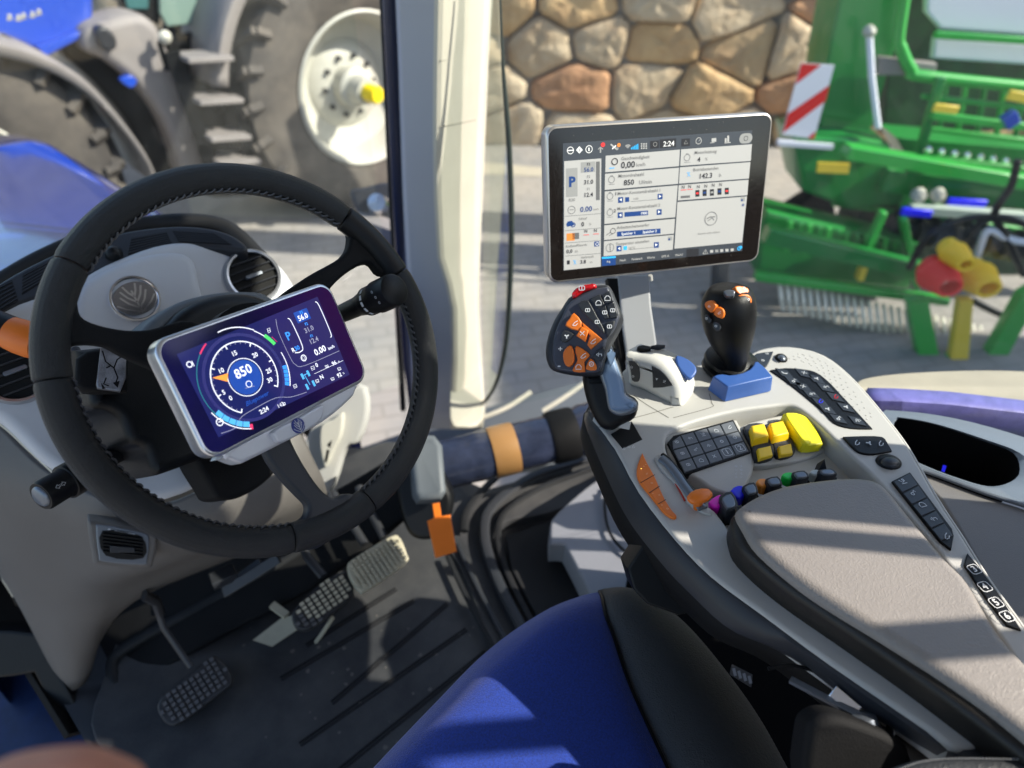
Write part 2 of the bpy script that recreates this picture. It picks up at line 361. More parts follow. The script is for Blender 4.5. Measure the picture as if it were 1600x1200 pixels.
# ============================================================ INSTRUMENT DISPLAY
_a, _e, _r = R(20.27), R(30.63), R(-12.07); K_ = .715/.815
_N = V((math.sin(_a)*math.cos(_e), -math.cos(_a)*math.cos(_e), math.sin(_e))); _x = V((math.cos(_a), math.sin(_a), 0)); _v = _N.cross(_x)
DF = Fr(at(428.44, 566.34, .715), _N, _x*math.cos(_r)+_v*math.sin(_r))
DW, DH = .24332*K_, .135*K_
dsp = thing('instrument_display', 'silver framed instrument display with blue glow and coloured-in purple reflections in the middle of the steering wheel', 'display', DF.o)
scr_m = bpy.data.materials.new('instrument_screen'); scr_m.use_nodes = True
def screen_nodes(m, stops, F, W, es, ns=30, rough=.08):
    t = m.node_tree; b = t.nodes['Principled BSDF']; L = t.links.new; tc = t.nodes.new('ShaderNodeTexCoord')
    # gradient across the screen; purple coating reflections go into its emission
    dot = t.nodes.new('ShaderNodeVectorMath'); dot.operation = 'DOT_PRODUCT'; dot.inputs[1].default_value = F.x
    L(tc.outputs['Object'], dot.inputs[0])
    mr = t.nodes.new('ShaderNodeMapRange'); c0 = F.o.dot(F.x); mr.inputs[1].default_value = c0-W/2; mr.inputs[2].default_value = c0+W/2; L(dot.outputs['Value'], mr.inputs[0])
    nz = t.nodes.new('ShaderNodeTexNoise'); nz.inputs['Scale'].default_value = ns; nz.inputs['Detail'].default_value = 5; L(tc.outputs['Object'], nz.inputs[0])
    ad = t.nodes.new('ShaderNodeMath'); ad.operation = 'MULTIPLY_ADD'; ad.inputs[1].default_value = .5; L(nz.outputs[0], ad.inputs[0]); L(mr.outputs[0], ad.inputs[2])
    sb = t.nodes.new('ShaderNodeMath'); sb.operation = 'SUBTRACT'; sb.inputs[1].default_value = .25; L(ad.outputs[0], sb.inputs[0])
    cr = t.nodes.new('ShaderNodeValToRGB'); L(sb.outputs[0], cr.inputs[0])
    el = cr.color_ramp.elements; el[0].position = stops[0][0]; el[0].color = (*stops[0][1], 1); el[1].position = stops[-1][0]; el[1].color = (*stops[-1][1], 1)
    for p, c in stops[1:-1]: e = el.new(p); e.color = (*c, 1)
    L(cr.outputs[0], b.inputs['Emission Color']); b.inputs['Emission Strength'].default_value = es
    b.inputs['Base Color'].default_value = (.004, .004, .008, 1); b.inputs['Roughness'].default_value = rough; b.inputs['Specular IOR Level'].default_value = .22
screen_nodes(scr_m, [(0, (.012, .008, .22)), (.3, (.004, .006, .08)), (.55, (.02, .006, .13)), (.8, (.06, .012, .19)), (1, (.09, .01, .17))], DF, DW, .15)
act_m = bpy.data.materials.new('instrument_active_area'); act_m.use_nodes = True
screen_nodes(act_m, [(0, (.03, .035, .24)), (.35, (.02, .03, .21)), (.6, (.05, .04, .24)), (1, (.06, .05, .22))], DF, DW, .33, 60)
mb = MB(); mb.slab([DF.P(x, y, 0) for x, y in rr(DW, DH, .0165, 8)], DF.n, .018, .0035, 4); mb.build('bezel', M['silver'], dsp)
mb = MB(); mb.slab([DF.P(x, y, .0006) for x, y in rr(DW-.0075, DH-.0075, .0135, 8)], DF.n, .002, .0004, 1); scr = mb.build('screen', scr_m, dsp)
def emi(name, c, s=1.0):
    return mat(name, tuple(x*.5 for x in c), .4, emit=c, es=s)
E_ = {'w': emi('lit_white', (.85, .87, .95), .7), 'b': emi('lit_blue', (.03, .25, .8), .8), 'lb': emi('lit_light_blue', (.08, .42, .8), .7), 'o': emi('lit_orange', (.95, .3, .04), .8), 'r': emi('lit_red', (.7, .03, .12), .7), 'g': emi('lit_green', (.08, .7, .15), .6), 'dg': emi('lit_dim_teal', (.02, .25, .28), .5), 'gr': emi('lit_grey', (.3, .3, .42), .6), 'db': emi('lit_deep_blue', (.008, .07, .42), .5), 'dk': emi('lit_dark_ring', (.02, .02, .14), .6)}
EK = list(E_); EI = {k: i for i, k in enumerate(EK)}; EM = [E_[k] for k in EK]
def d5(cx, cy): return DF.l(220+.3*cx, 400+.3*cy)
mb = MB(); mb.add([DF.px(220+.3*a, 400+.3*b, .0009) for a, b in ((187, 512), (920, 212), (1088, 618), (405, 945))], [(3, 2, 1, 0)]); mb.build('active_area', act_m, scr, flat=True)
g = MB(); H1 = .0012
PX5 = .3*.715/FPX           # metres per crop pixel
def dtext(cx, cy, t, s, k='w', bold=.02, **kw): x, y = d5(cx, cy); g.text(DF, x, y, t, s*PX5*1.35, H1+.0003, EI[k], bold, ang=R(2), **kw)
ocx, ocy = d5(542, 632)
def darc(r, a0, a1, wd, k, n=40, h=H1, cx=None, cy=None):
    g.ribbon(DF, [((cx or ocx)+r*PX5*1.06*math.cos(R(a0+(a1-a0)*i/n)), (cy or ocy)+r*PX5*1.06*math.sin(R(a0+(a1-a0)*i/n))) for i in range(n+1)], wd*PX5, h, EI[k])
g.ribbon(DF, [(ocx+38*PX5*math.cos(i*.1309), ocy+38*PX5*math.sin(i*.1309)) for i in range(48)], 100*PX5, H1-.0001, EI['db'], True)
darc(90, 0, 360, 4, 'w', 60)
darc(172, -38, 236, 6, 'w', 70); darc(205, 0, 360, 16, 'dk', 70)
darc(236, 132, 232, 4, 'dg'); darc(236, 118, 132, 8, 'r'); darc(240, 52, 98, 5, 'w'); darc(240, 22, 38, 20, 'g', 8); darc(236, 37, 52, 5, 'w'); darc(258, 22, 30, 3, 'r', 6)
darc(240, -32, 10, 5, 'w'); darc(222, -32, -6, 26, 'b', 12); darc(245, 200, 250, 5, 'w'); darc(224, 204, 248, 28, 'lb', 16); darc(236, 248, 252, 26, 'r', 3)
for k in range(31):
    a = R(250-k*9.3) if False else R(236-k*9.1); r0 = 160 if k % 5 else 153
    g.ribbon(DF, [(ocx+r*PX5*1.06*math.cos(a), ocy+r*PX5*1.06*math.sin(a)) for r in (r0, 172)], (6 if k % 5 == 0 else 3)*PX5, H1, EI['w' if k % 5 == 0 else 'gr'])
for i in range(1, 5):
    for (a0, a1, rr_) in ((204, 248, 224), (-32, -6, 222)):
        a = R(a0+(a1-a0)*i/5); g.ribbon(DF, [(ocx+r*PX5*1.06*math.cos(a), ocy+r*PX5*1.06*math.sin(a)) for r in (rr_-15, rr_+15)], 3*PX5, H1+.0002, EI['dk'])
# needle
g.add([DF.P(*d5(a, b), H1+.0004) for a, b in ((368, 636), (450, 612), (448, 656))], [(2, 1, 0)], EI['o'])
for cx, cy, t in ((464, 742, '0'), (428, 712, '5'), (414, 600, '10'), (483, 510, '15'), (591, 518, '20'), (663, 600, '25'), (668, 648, '30')): dtext(cx, cy, t, 24)
dtext(530, 604, '850', 50); dtext(638, 805, '2:24', 24); dtext(724, 778, '142', 22, bold=0); dtext(600, 745, 'Bluepower', 24, 'db', shear=.4)
dtext(765, 420, 'P', 46, 'b'); dtext(832, 296, 'F3', 16, 'b'); dtext(840, 320, '56.0', 30); dtext(858, 356, 'F2', 16, 'b'); dtext(872, 384, '31.0', 28, 'gr')
dtext(886, 418, 'F1', 16, 'b'); dtext(897, 442, '12.4', 28, 'gr'); dtext(790, 492, 'R', 24); dtext(810, 482, '30', 24, 'b'); dtext(930, 494, '0.00', 36); dtext(988, 478, 'km/h', 17)
dtext(912, 570, '0', 24); dtext(1003, 560, '96', 24); dtext(1028, 552, '%', 12, bold=0); dtext(938, 632, 'N', 24); dtext(1030, 622, '92', 24); dtext(1052, 612, '%', 12, bold=0)
def dline(pts, wd=3, k='w', smooth=True, closed=False):
    P = [d5(*p) for p in pts]; P = sm(P, 4, closed) if smooth else P; g.ribbon(DF, P, wd*PX5, H1, EI[k], closed)
dline([(762, 326), (782, 345), (838, 470), (828, 500), (800, 505)], 5); dline([(905, 240), (925, 260), (985, 400), (985, 425)], 5)
dline([(700, 330), (715, 400), (770, 520), (800, 565), (850, 572), (1030, 495)], 3, 'gr'); dline([(415, 925), (490, 895), (520, 840), (600, 790), (700, 740), (780, 735), (860, 710)], 3, 'gr')
dline([(900, 615), (1050, 545)], 2, smooth=False)
g.slab([DF.P(*p, H1-.0001) for p in rr(95*PX5, 62*PX5, 4*PX5, 2, *d5(838, 312))], DF.n, .0001, mi=EI['db'])
def ring(cx, cy, r, wd=5, k='w'): x, y = d5(cx, cy); g.ribbon(DF, circ(r*PX5, 16, x, y), wd*PX5, H1, EI[k], True)
ring(845, 532, 16); ring(845, 532, 8, 2); ring(560, 668, 16, 4); ring(408, 866, 17); ring(250, 566, 13); dline([(400, 866), (418, 862)], 4, smooth=False); dline([(262, 548), (275, 575)], 4, smooth=False); dline([(540, 690), (590, 678)], 3, 'gr', False)
for (a, b, c, d) in ((655, 378, 672, 402), (882, 575, 902, 596), (905, 645, 925, 662), (790, 670, 810, 690), (955, 570, 975, 583), (985, 635, 1005, 650), (1020, 582, 1040, 598), (735, 765, 750, 780)):
    dline([(a, b+4), (c-4, b-2), (c, d-6), (a+6, d)], 3, 'w', False, True); dline([(a+2, (b+d)/2+2), (c-2, (b+d)/2-2)], 2, 'w', False)
for a, b in ((838, 628), (868, 612), (862, 682), (896, 664)): dline([(a-6, b-14), (a+8, b+14)], 14, 'lb', False)
dline([(850, 622), (878, 672)], 4, 'lb', False); dline([(840, 624), (866, 612)], 4, 'lb', False)
g.build('display_graphics', EM, scr, flat=True)
mb = MB(); mb.slab([DF.px(220+.3*a, 400+.3*b, -.004) for a, b in sm([(425, 1046), (450, 1052), (520, 1078), (560, 1066), (740, 976), (950, 865), (1095, 745), (1122, 700), (1128, 660), (1000, 690), (600, 880)], 3)], DF.n, .02, .004, 4); bar_ = mb.build('lower_bar', mat('pale_bar', (.66, .66, .69), .35, metal=.3), dsp)
mb = MB(); mb.slab([DF.px(220+.3*a, 400+.3*b, .004) for a, b in sm([(702, 906), (830, 840), (944, 776), (950, 830), (905, 882), (745, 968), (706, 945)], 3)], DF.n, .014, .002, 3); pl_ = mb.build('badge_plate', mat('pale_plate', (.60, .60, .63), .4, metal=.2), bar_)
def leaf_emblem(F, cx, cy, r, ma, mbk, par, h=0, ry=None, name='leaf_emblem'):
    """oval badge split by a leaf's veins"""
    ry = ry or r; o = MB()
    o.slab([F.P(x, y, h) for x, y in circ(r, 28, cx, cy, ry)], F.n, .002, .0006, 2, mi=1)
    def rb(p, w_): o.ribbon(F, [(cx+a*r, cy+b*ry) for a, b in p], w_*r, h+.0004, 0)
    rb([(0, -.95), (0, .5)], .09)
    for s_ in (-1, 1):
        for y0, x1, y1 in ((-.62, .62, .3), (-.25, .5, .62), (.1, .3, .85)):
            rb([(0, y0), (s_*x1*.6, y0+(y1-y0)*.45), (s_*x1, y1)], .09)
        rb([(s_*.08, -.85), (s_*.6, -.45), (s_*.9, -.1)], .08)
    return o.build(name, [ma, mbk], par)
x, y = DF.l(466, 665, .0045); leaf_emblem(DF, x, y, .0078, mat('emblem_lines', (.55, .55, .6), .4), mat('emblem_blue', (.015, .03, .22), .4), pl_, .0052, name='badge')
mb = MB(); mb.slab([DF.P(x, y, -.0181) for x, y in rr(DW*.8, DH*.8, .02)], DF.n, .03, .004, 3); mb.build('rear_housing', M['blackmatt'], dsp)

# ============================================================ STEERING COLUMN and stalks
sc_ = thing('steering_column', 'black plastic steering column shroud behind and below the wheel display', 'steering column', at(300, 640, .95))
mb = MB(); CF = Fr(at(300, 620, .90), DF.n, (1, 0, 0))
mb.slab([CF.px(u, v) for u, v in sm([(120, 545), (120, 545), (140, 600), (148, 634), (170, 640), (190, 655), (205, 690), (228, 700), (243, 738), (262, 738), (330, 712), (330, 712), (420, 700), (480, 660), (470, 560), (420, 500), (280, 510), (200, 535)], 3)], CF.n, .10, .012, 4); mb.build('shroud', M['black'], sc_)
mb = MB(); C2 = Fr(at(360, 470, .93), DF.n, (1, 0, 0))
mb.slab([C2.px(u, v) for u, v in sm([(262, 520), (275, 495), (300, 475), (335, 461), (375, 456), (410, 462), (430, 480), (420, 540), (300, 560)], 4)], C2.n, .07, .015, 4); mb.build('binnacle_hood', M['black'], sc_)
mb = MB(); mb.slab([C2.px(u, v, -.02) for u, v in sm([(225, 514), (250, 490), (285, 470), (330, 458), (375, 454), (420, 460), (440, 500), (300, 560), (225, 540)], 4)], C2.n, .05, .01, 4); mb.build('column_collar', M['greytrim'], sc_)
# recess under the display and the lower column
mb = MB(); C3 = Fr(at(380, 745, 1.0), DF.n, (1, 0, 0))
mb.slab([C3.px(u, v) for u, v in sm([(300, 700), (332, 765), (345, 780), (375, 778), (415, 755), (440, 720), (430, 660), (340, 660)], 4)], C3.n, .05, .008, 3); mb.build('lower_shroud', M['blackmatt'], sc_)
# shuttle lever with the printed plate
sl = thing('shuttle_lever', 'small lever with brushed plate of black arrow symbols left of the display', 'lever', at(175, 580, .86))
SF = Fr(at(175, 578, .79), (-.05, -.8, .6), (1, .15, -.1))
mb = MB(); mb.slab([SF.px(u, v) for u, v in ((157, 543), (198, 545), (197, 590), (188, 612), (152, 607), (150, 600))], SF.n, .012, .002, 2); pl = mb.build('plate', mat('brushed_plate', (.26, .26, .28), .3, metal=.7, bump=.6, bscale=700, vary=.4, vscale=60), sl)
mb = MB()
for pts in ([(160, 548), (165, 565), (178, 575)], [(192, 556), (183, 562), (178, 575), (184, 590), (180, 600)], [(172, 572), (166, 575)], [(166, 590), (162, 600), (170, 603)]):
    mb.ribbon(SF, [SF.l(*p) for p in pts], .0014, .0006)
for a, b, c_ in (((176, 598), (184, 606), (187, 595)), ((187, 552), (196, 550), (194, 560)), ((158, 598), (165, 607), (160, 608))): mb.add([SF.px(*q, .0006) for q in (a, b, c_)], [(0, 1, 2)])
mb.build('symbols', M['blackmatt'], pl, flat=True)
mb = MB(); mb.slab([SF.px(u, v, -.013) for u, v in ((118, 560), (135, 548), (150, 545), (200, 542), (200, 612), (150, 614), (128, 612), (115, 600))], SF.n, .03, .006, 3); mb.build('lever_body', M['blackmatt'], sl)
mb = MB(); mb.tube([at(118, 545, .86), at(124, 570, .85), at(122, 595, .85)], [.005, .008, .01], 10); mb.build('paddle', M['greyplas'], sl)
# left stalk (horn and indicator)
ls = thing('indicator_stalk', 'black indicator stalk with ribbed collar and horn button poking out lower left of the wheel', 'stalk', at(200, 700, .88))
p0, p1 = at(215, 690, .92), at(60, 778, .80); ax_ = (p0-p1).normalized()
mb = MB(); L_ = (p0-p1).length
mb.lathe(p1, ax_, [(0, 0), (.010, 0), (.0125, .002), (.013, .004)], 28); hb = mb.build('horn_button', M['gunmetal'], ls)
mb = MB(); mb.lathe(p1, ax_, [(.013, .003), (.0165, .003), (.018, .006), (.0175, .03), (.019, .034)], 28); mb.build('tip', M['black'], ls)
mb = MB()
for i in range(14): mb.lathe(p1, ax_, [(.0195, .034+i*.002), (.0212, .0348+i*.002), (.0195, .0356+i*.002)], 28)
mb.lathe(p1, ax_, [(0, .033), (.0194, .034), (.0196, .062), (.012, .066)], 28); mb.build('ribbed_collar', M['black'], ls)
mb = MB(); mb.lathe(p1, ax_, [(.012, .06), (.012, L_-.03), (.015, L_-.02), (.017, L_), (0, L_+.01)], 24); mb.build('arm', M['black'], ls)
mb = MB()
for dx_, rr_ in ((0, .019), (.012, .022), (.024, .018)): mb.lathe(p0-ax_*(.02-dx_), ax_, [(0, 0), (rr_, .001), (rr_+.002, .005), (0, .008)], 24)
mb.build('boot', M['greyplas'], ls)
TF = Fr(at(88, 771, .80)+(-ray(88, 771)).normalized()*.0, -ray(88, 771), -ax_)
TF = Fr(p1+ax_*.018+(-ray(88, 771)).normalized().cross(ax_).cross(ax_)*-.0178 if False else p1+ax_*.018-(ray(88, 771)-ax_*ray(88, 771).dot(ax_)).normalized()*.0182, -(ray(88, 771)-ax_*ray(88, 771).dot(ax_)), ax_)
mb = MB()
for s_ in (-1, 1):
    A = [(0, .001), (0, .0025), (.0035, 0), (0, -.0025), (0, -.001), (-.002, -.001), (-.002, .001)]
    mb.ribbon(TF, [(s_*(x+.0028), y) for x, y in A], .0005, .0004, closed=True)
mb.build('symbols', M['white'], ls, flat=True)
# right stalk
rs = thing('wiper_stalk', 'black wiper stalk with white ring marks, right of the display inside the wheel', 'stalk', at(575, 470, .84))
p0, p1 = at(530, 492, .88), at(618, 452, .80); ax_ = (p0-p1).normalized(); L_ = (p0-p1).length
mb = MB(); mb.lathe(p1, ax_, [(0, 0), (.016, 0), (.0185, .002), (.0192, .006), (.0192, .032), (.0175, .034), (.0175, .052), (.015, .058), (.012, .075), (.011, L_)], 28); st_ = mb.build('knob', M['black'], rs)
fr_ = lambda h, r_: Fr(p1+ax_*h-(ray(575, 470)-ax_*ray(575, 470).dot(ax_)).normalized()*r_, -(ray(575, 470)-ax_*ray(575, 470).dot(ax_)), ax_)
mb = MB()
for h, y in ((.012, .006), (.014, -.001), (.016, -.008)): mb.ribbon(fr_(h, .0196), circ(.0013, 10, 0, y), .0005, .0001, closed=True)
mb.build('dial_marks', M['dimwhite'], st_, flat=True); mb = MB()
for i in range(5):
    a = R(-50+25*i); f = -(ray(575, 470)-ax_*ray(575, 470).dot(ax_)).normalized(); s2 = ax_.cross(f)
    d_ = f*math.cos(a)+s2*math.sin(a); F2 = Fr(p1+ax_*.044+d_*.0178, d_, ax_); mb.ribbon(F2, [(0, -.0028), (0, .0028)], .004, .0001)
mb.build('ring_marks', M['dimwhite'], st_, flat=True)
# orange-tipped handle at the far left
oh = thing('column_handle', 'black handle with orange end band entering at the left edge of the dashboard', 'handle', at(0, 520, .9))
p0, p1 = at(-70, 488, .86), at(22, 522, .86); ax_ = (p1-p0).normalized()
mb = MB(); mb.tube([p0, p0.lerp(p1, .5), p1], [.020, .021, .0205], 20); mb.build('grip', M['black'], oh)
p2 = at(60, 537, .86); mb = MB(); mb.tube([p1-ax_*.004, p1+ax_*.01, p2-ax_*.006, p2], [.0205, .0218, .021, .018], 20); mb.build('orange_band', M['orange'], oh)

# ============================================================ DASHBOARD
QF = Fr(at(210, 465, 1.0), (0, -math.cos(R(38)), math.sin(R(38))), (1, 0, 0))
db = thing('dashboard', 'light grey dashboard with oval leaf badge and round vents behind the steering wheel', 'dashboard', at(200, 600, 1.1))
mb = MB(); mb.slab([QF.px(u, v) for u, v in sm([(-90, 520), (-30, 488), (30, 468), (100, 445), (165, 412), (240, 383), (300, 376), (370, 384), (425, 402), (456, 435), (474, 480), (470, 540), (430, 640), (330, 752), (330, 752), (225, 785), (90, 738), (0, 658), (-90, 600)], 4)], QF.n, .06, .014, 5); pn = mb.build('panel', M['dash'], db)
mb = MB(); mb.slab([QF.px(u, v, .009) for u, v in sm([(150, 428), (200, 405), (262, 392), (300, 402), (312, 440), (318, 480), (300, 520), (240, 530), (150, 525), (118, 500), (125, 450)], 4)], QF.n, .012, .012, 6); mb.build('badge_panel', M['dash'], pn)
x, y = QF.l(211, 467, .009); leaf_emblem(QF, x, y, .0285, M['chrome'], mat('emblem_dark', (.34, .34, .36), .15, metal=.9), pn, .0125, .0235)
mb = MB(); mb.lathe(QF.P(x, y, .009), QF.n, [(.0325, 0), (.0335, .002), (.032, .0042), (.0295, .004), (.0285, .003)], 40); mb.build('emblem_ring', M['chrome'], pn)
M['gunmetal2'] = mat('satin_ring', (.42, .43, .45), .3, metal=.8)
def vent(u, v, r, par, name='air_vent'):
    c = QF.px(u, v, 0); o = MB(); o.lathe(c, QF.n, [(r*1.22, -.004), (r*1.2, .004), (r*1.12, .009), (r*1.03, .008), (r*1.0, .002), (r*.99, -.003)], 44)
    o = o.build(name, M['gunmetal2'], par); b = MB(); b.lathe(c, QF.n, [(r*1.0, .004), (r*.98, .0018), (0, .0018)], 36); b.build('vent_well', mat('vent_well_black', (.004, .004, .004), .9), o)
    fx = Fr(c, QF.n, (1, .0, -.0))
    for k in range(5):
        y_ = (-.68+.34*k)*r; hw = math.sqrt(max(0, r*r*.96-y_*y_)); s = MB(); s.box(fx.P(0, y_, .0042), fx.x*2*hw, fx.y*.0022+fx.n*.001, fx.n*.005); s.build('slat', M['greyplas'], o)
    s = MB(); s.slab([fx.P(a, b_, .0105) for a, b_ in rr(r*.75, r*.16, r*.05, 2)], fx.n, .006, .0008, 2); s.build('vent_tab', M['gunmetal'], o)
    return o
vent(395, 432, .0355, pn); vent(24, 580, .036, pn)
vent(165, 690, .034, pn)
# top grille
GF = Fr(QF.px(240, 383, -.015), (0, -.35, .94), (1, 0, 0))
mb = MB(); mb.slab([GF.px(u, v) for u, v in sm([(-80, 500), (0, 440), (70, 402), (130, 378), (200, 360), (270, 352), (325, 355), (362, 366), (386, 384), (380, 392), (360, 390), (300, 385), (240, 392), (168, 420), (100, 453), (30, 476), (-80, 530)], 4)], GF.n, .03, .006, 3); gp = mb.build('top_grille', M['greyplas'], db)
mb = MB()
SLOT = mat('slot_black', (.004, .004, .005), .8)
for (p, q, r_, s_) in (((205, 372), (260, 362), (268, 380), (200, 398)), ((270, 360), (335, 364), (362, 382), (280, 378)), ((36, 428), (86, 402), (94, 424), (34, 460)), ((-30, 460), (18, 437), (28, 470), (-30, 506))):
    mb = MB(); mb.slab([GF.px(*c, .0006) for c in (p, q, r_, s_)], GF.n, .001)
    for k in range(6):
        t = .08+.16*k; a = V(p).lerp(V(s_), t); b = V(q).lerp(V(r_), t); mb.bar(GF.px(*a, .0012), GF.px(*b, .0012), .0016, .0012, GF.n, 1)
    mb.build('grille_vent', [SLOT, M['greyplas']], gp)
mb = MB(); rp = sm([at(u, v, d) for u, v, d in ((-90, 500, 1.15), (0, 440, 1.17), (60, 405, 1.19), (120, 378, 1.21), (180, 358, 1.23), (235, 349, 1.25), (290, 345, 1.26), (340, 350, 1.27), (370, 366, 1.27), (400, 396, 1.26), (430, 430, 1.24), (450, 470, 1.22))], 6, False)
mb.tube(rp, .0135, 12); mb.build('padded_rim', M['rubber'], db)
mb = MB(); mb.lathe(GF.px(178, 398, .0), GF.n, [(.012, 0), (.011, .006), (.006, .012), (0, .014)], 20); mb.build('sensor_dome', M['black'], db)
# lower body: lofted rows of pixel+distance points
def loft(rows, n=6):
    rr_ = [sm([at(*p) for p in r_], n, False) for r_ in rows]; K = len(rr_[0]); out = []
    cols = [sm([r_[k] for r_ in rr_], n, False) for k in range(K)]
    return [[cols[k][j] for k in range(K)] for j in range(len(cols[0]))]
rows = [[(-80, 600, 1.10), (0, 655, 1.10), (90, 738, 1.085), (225, 788, 1.075), (330, 757, 1.10), (425, 702, 1.16), (462, 672, 1.2)],
        [(-90, 700, 1.12), (-10, 745, 1.11), (90, 790, 1.10), (225, 830, 1.09), (345, 800, 1.11), (440, 745, 1.16), (480, 715, 1.21)],
        [(-40, 812, 1.20), (15, 850, 1.19), (100, 865, 1.17), (200, 880, 1.15), (345, 838, 1.16), (455, 790, 1.20), (500, 755, 1.25)],
        [(34, 930, 1.275), (58, 945, 1.27), (100, 945, 1.25), (150, 932, 1.24), (215, 905, 1.24), (345, 862, 1.26), (520, 792, 1.34)],
        [(92, 1042, 1.375), (106, 1070, 1.37), (120, 1070, 1.36), (132, 1050, 1.36), (146, 1000, 1.36), (190, 935, 1.36), (530, 800, 1.42)]]
mb = MB(); mb.grid(loft(rows)); lb = mb.build('lower_body', M['dashdark'], db, solid=.012, soff=1)
# square vent in the lower body
LF = Fr(at(195, 855, 1.06), (-.12, -.93, .34), (1, -.1, 0))
def fpx(F, L, h): return [F.px(u, v, h) for u, v in L]
mb = MB(); mb.slab(fpx(LF, sm([(138, 822), (150, 815), (225, 828), (246, 838), (240, 880), (228, 888), (155, 884), (145, 872)], 3), .004), LF.n, .03, .005, 3); vs2 = mb.build('square_vent', M['dashdark'], db)
mb = MB(); mb.slab(fpx(LF, sm([(150, 826), (158, 821), (220, 832), (233, 842), (230, 875), (222, 883), (162, 878), (154, 868)], 3), .0065), LF.n, .004, .0015, 2); mb.build('vent_rim', M['gunmetal'], vs2)
mb = MB(); mb.slab(fpx(LF, sm([(160, 830), (220, 838), (224, 872), (165, 868)], 3), .0075), LF.n, .002); vw = mb.build('vent_well', M['black'], vs2)
mb = MB()
for k in range(6): mb.bar(LF.px(161, 834+k*5.5, .009), LF.px(223, 842+k*5.2, .009), .002, .004, LF.n)
mb.build('slats', M['black'], vs2)
mb = MB(); mb.slab(fpx(LF, [(172, 853), (210, 856), (211, 864), (172, 864)], .0145), LF.n, .005, .001, 2); mb.build('vent_tab', M['greyplas'], vs2)
mb = MB(); mb.ribbon(LF, [LF.l(168, 824), LF.l(172, 824)], .0025, .0075); mb.ribbon(LF, [LF.l(178, 826), LF.l(210, 832)], .0015, .0075); mb.build('vent_marks', M['dimwhite'], vs2, flat=True)
# seam strip between light panel and lower body
mb = MB(); mb.tube(sm([at(-80, 612, 1.075), at(0, 660, 1.075), at(45, 700, 1.07), at(90, 742, 1.06)], 4, False), .004, 8); mb.build('trim_strip', mat('beige_strip', (.5, .46, .36), .5), db)
# ============================================================ FLOOR, PEDALS, SILL
fl = MB(); fl.slab([hz(u, v, -.012) for u, v in ((20, 960), (128, 1150), (230, 1340), (900, 1500), (1500, 1300), (1500, 900), (1060, 690), (940, 715), (760, 765), (690, 735), (600, 700), (400, 700), (150, 760))], V((0, 0, 1)), .05); struct(fl.build('cab_floor', M['steel']))
fm = thing('floor_mat', 'dusty black rubber floor mat with long diagonal grooves under the pedals', 'floor mat', hz(450, 1050, 0))
mb = MB(); mb.slab([hz(u, v, 0) for u, v in sm([(150, 1160), (165, 1050), (200, 960), (240, 860), (420, 780), (600, 690), (700, 735), (760, 830), (800, 960), (900, 1200), (900, 1200), (420, 1330), (300, 1290)], 4)], V((0, 0, 1)), .01, .003, 2); ms = mb.build('mat_sheet', M['mat'], fm)
mb = MB()
for k, (a, b) in enumerate((((440, 1062), (648, 940)), ((520, 1100), (700, 945)), ((470, 1165), (730, 985)), ((520, 1215), (760, 1020)), ((600, 1235), (790, 1075)), ((700, 1235), (820, 1130)), ((480, 1010), (620, 922)))):
    p, q = hz(*a, .0012), hz(*b, .0012); mb.bar(p, q, .004, .002); mb.bar(p+V((.0, .006, .001)), q+V((0, .006, .001)), .0025, .003)
mb.build('grooves', mat('groove_black', (.006, .006, .008), .8), ms)
# dust spots
mb = MB(); rnd = random.Random(3)
for i in range(46):
    u, v = rnd.uniform(380, 760), rnd.uniform(960, 1190)
    p = hz(u, v, .0008+i*.00001); r = rnd.uniform(.0015, .006); a0 = rnd.uniform(0, 6)
    mb.add([p+V((r*rnd.uniform(.5, 1.2)*math.cos(a0+k), r*rnd.uniform(.5, 1.2)*math.sin(a0+k), 0)) for k in (0, 1, 2.1, 3.1, 4.2, 5.2)], [(0, 1, 2, 3, 4, 5)])
o_ = mb.build('dust', mat('dust', (.12, .11, .10), .95), ms, flat=True); o_['kind'] = 'stuff'
# kick panel between mat and dash (dark bulkhead with curved ridge)
bk = thing('bulkhead', 'dark bulkhead behind the pedals under the dashboard', 'bulkhead', hz(300, 900, 0))
rows = [[(130, 1060, 1.42), (180, 960, 1.48), (260, 890, 1.50), (400, 820, 1.53), (520, 770, 1.57), (640, 700, 1.62)],
        [(140, 1120, 1.37), (200, 1020, 1.42), (300, 960, 1.44), (430, 890, 1.49), (560, 800, 1.56), (660, 730, 1.60)],
        [(150, 1150, 1.345), (215, 1075, 1.38), (330, 1005, 1.42), (480, 925, 1.47), (590, 850, 1.52), (690, 760, 1.58)]]
mb = MB(); mb.grid(loft(rows, 5)); mb.build('panel', M['blackmatt'], bk, solid=.01, soff=1)
mb = MB(); mb.tube(sm([at(u, v, d) for u, v, d in ((190, 1085, 1.36), (175, 1040, 1.39), (200, 1010, 1.41), (300, 955, 1.44), (430, 885, 1.49), (520, 825, 1.53))], 5, False), .012, 10); mb.build('ridge', M['rubber'], bk)
rnd = random.Random(5)
for (a, b, d, w_, m_) in (((330, 910), (368, 893), 1.36, .03, 'greyplas'), ((350, 925), (410, 880), 1.40, .018, 'steel'), ((430, 820), (520, 780), 1.40, .03, 'steel'), ((440, 860), (500, 830), 1.44, .02, 'black')):
    mb = MB(); mb.bar(at(*a, d), at(*b, d+.02), w_, .02); mb.build('bracket', M[m_], bk, bevel=.002)
mb = MB(); mb.tube(sm([at(430, 800, 1.38), at(470, 850, 1.36), at(520, 830, 1.38), at(560, 770, 1.42)], 5, False), .006, 8); mb.build('hose', M['black'], bk)
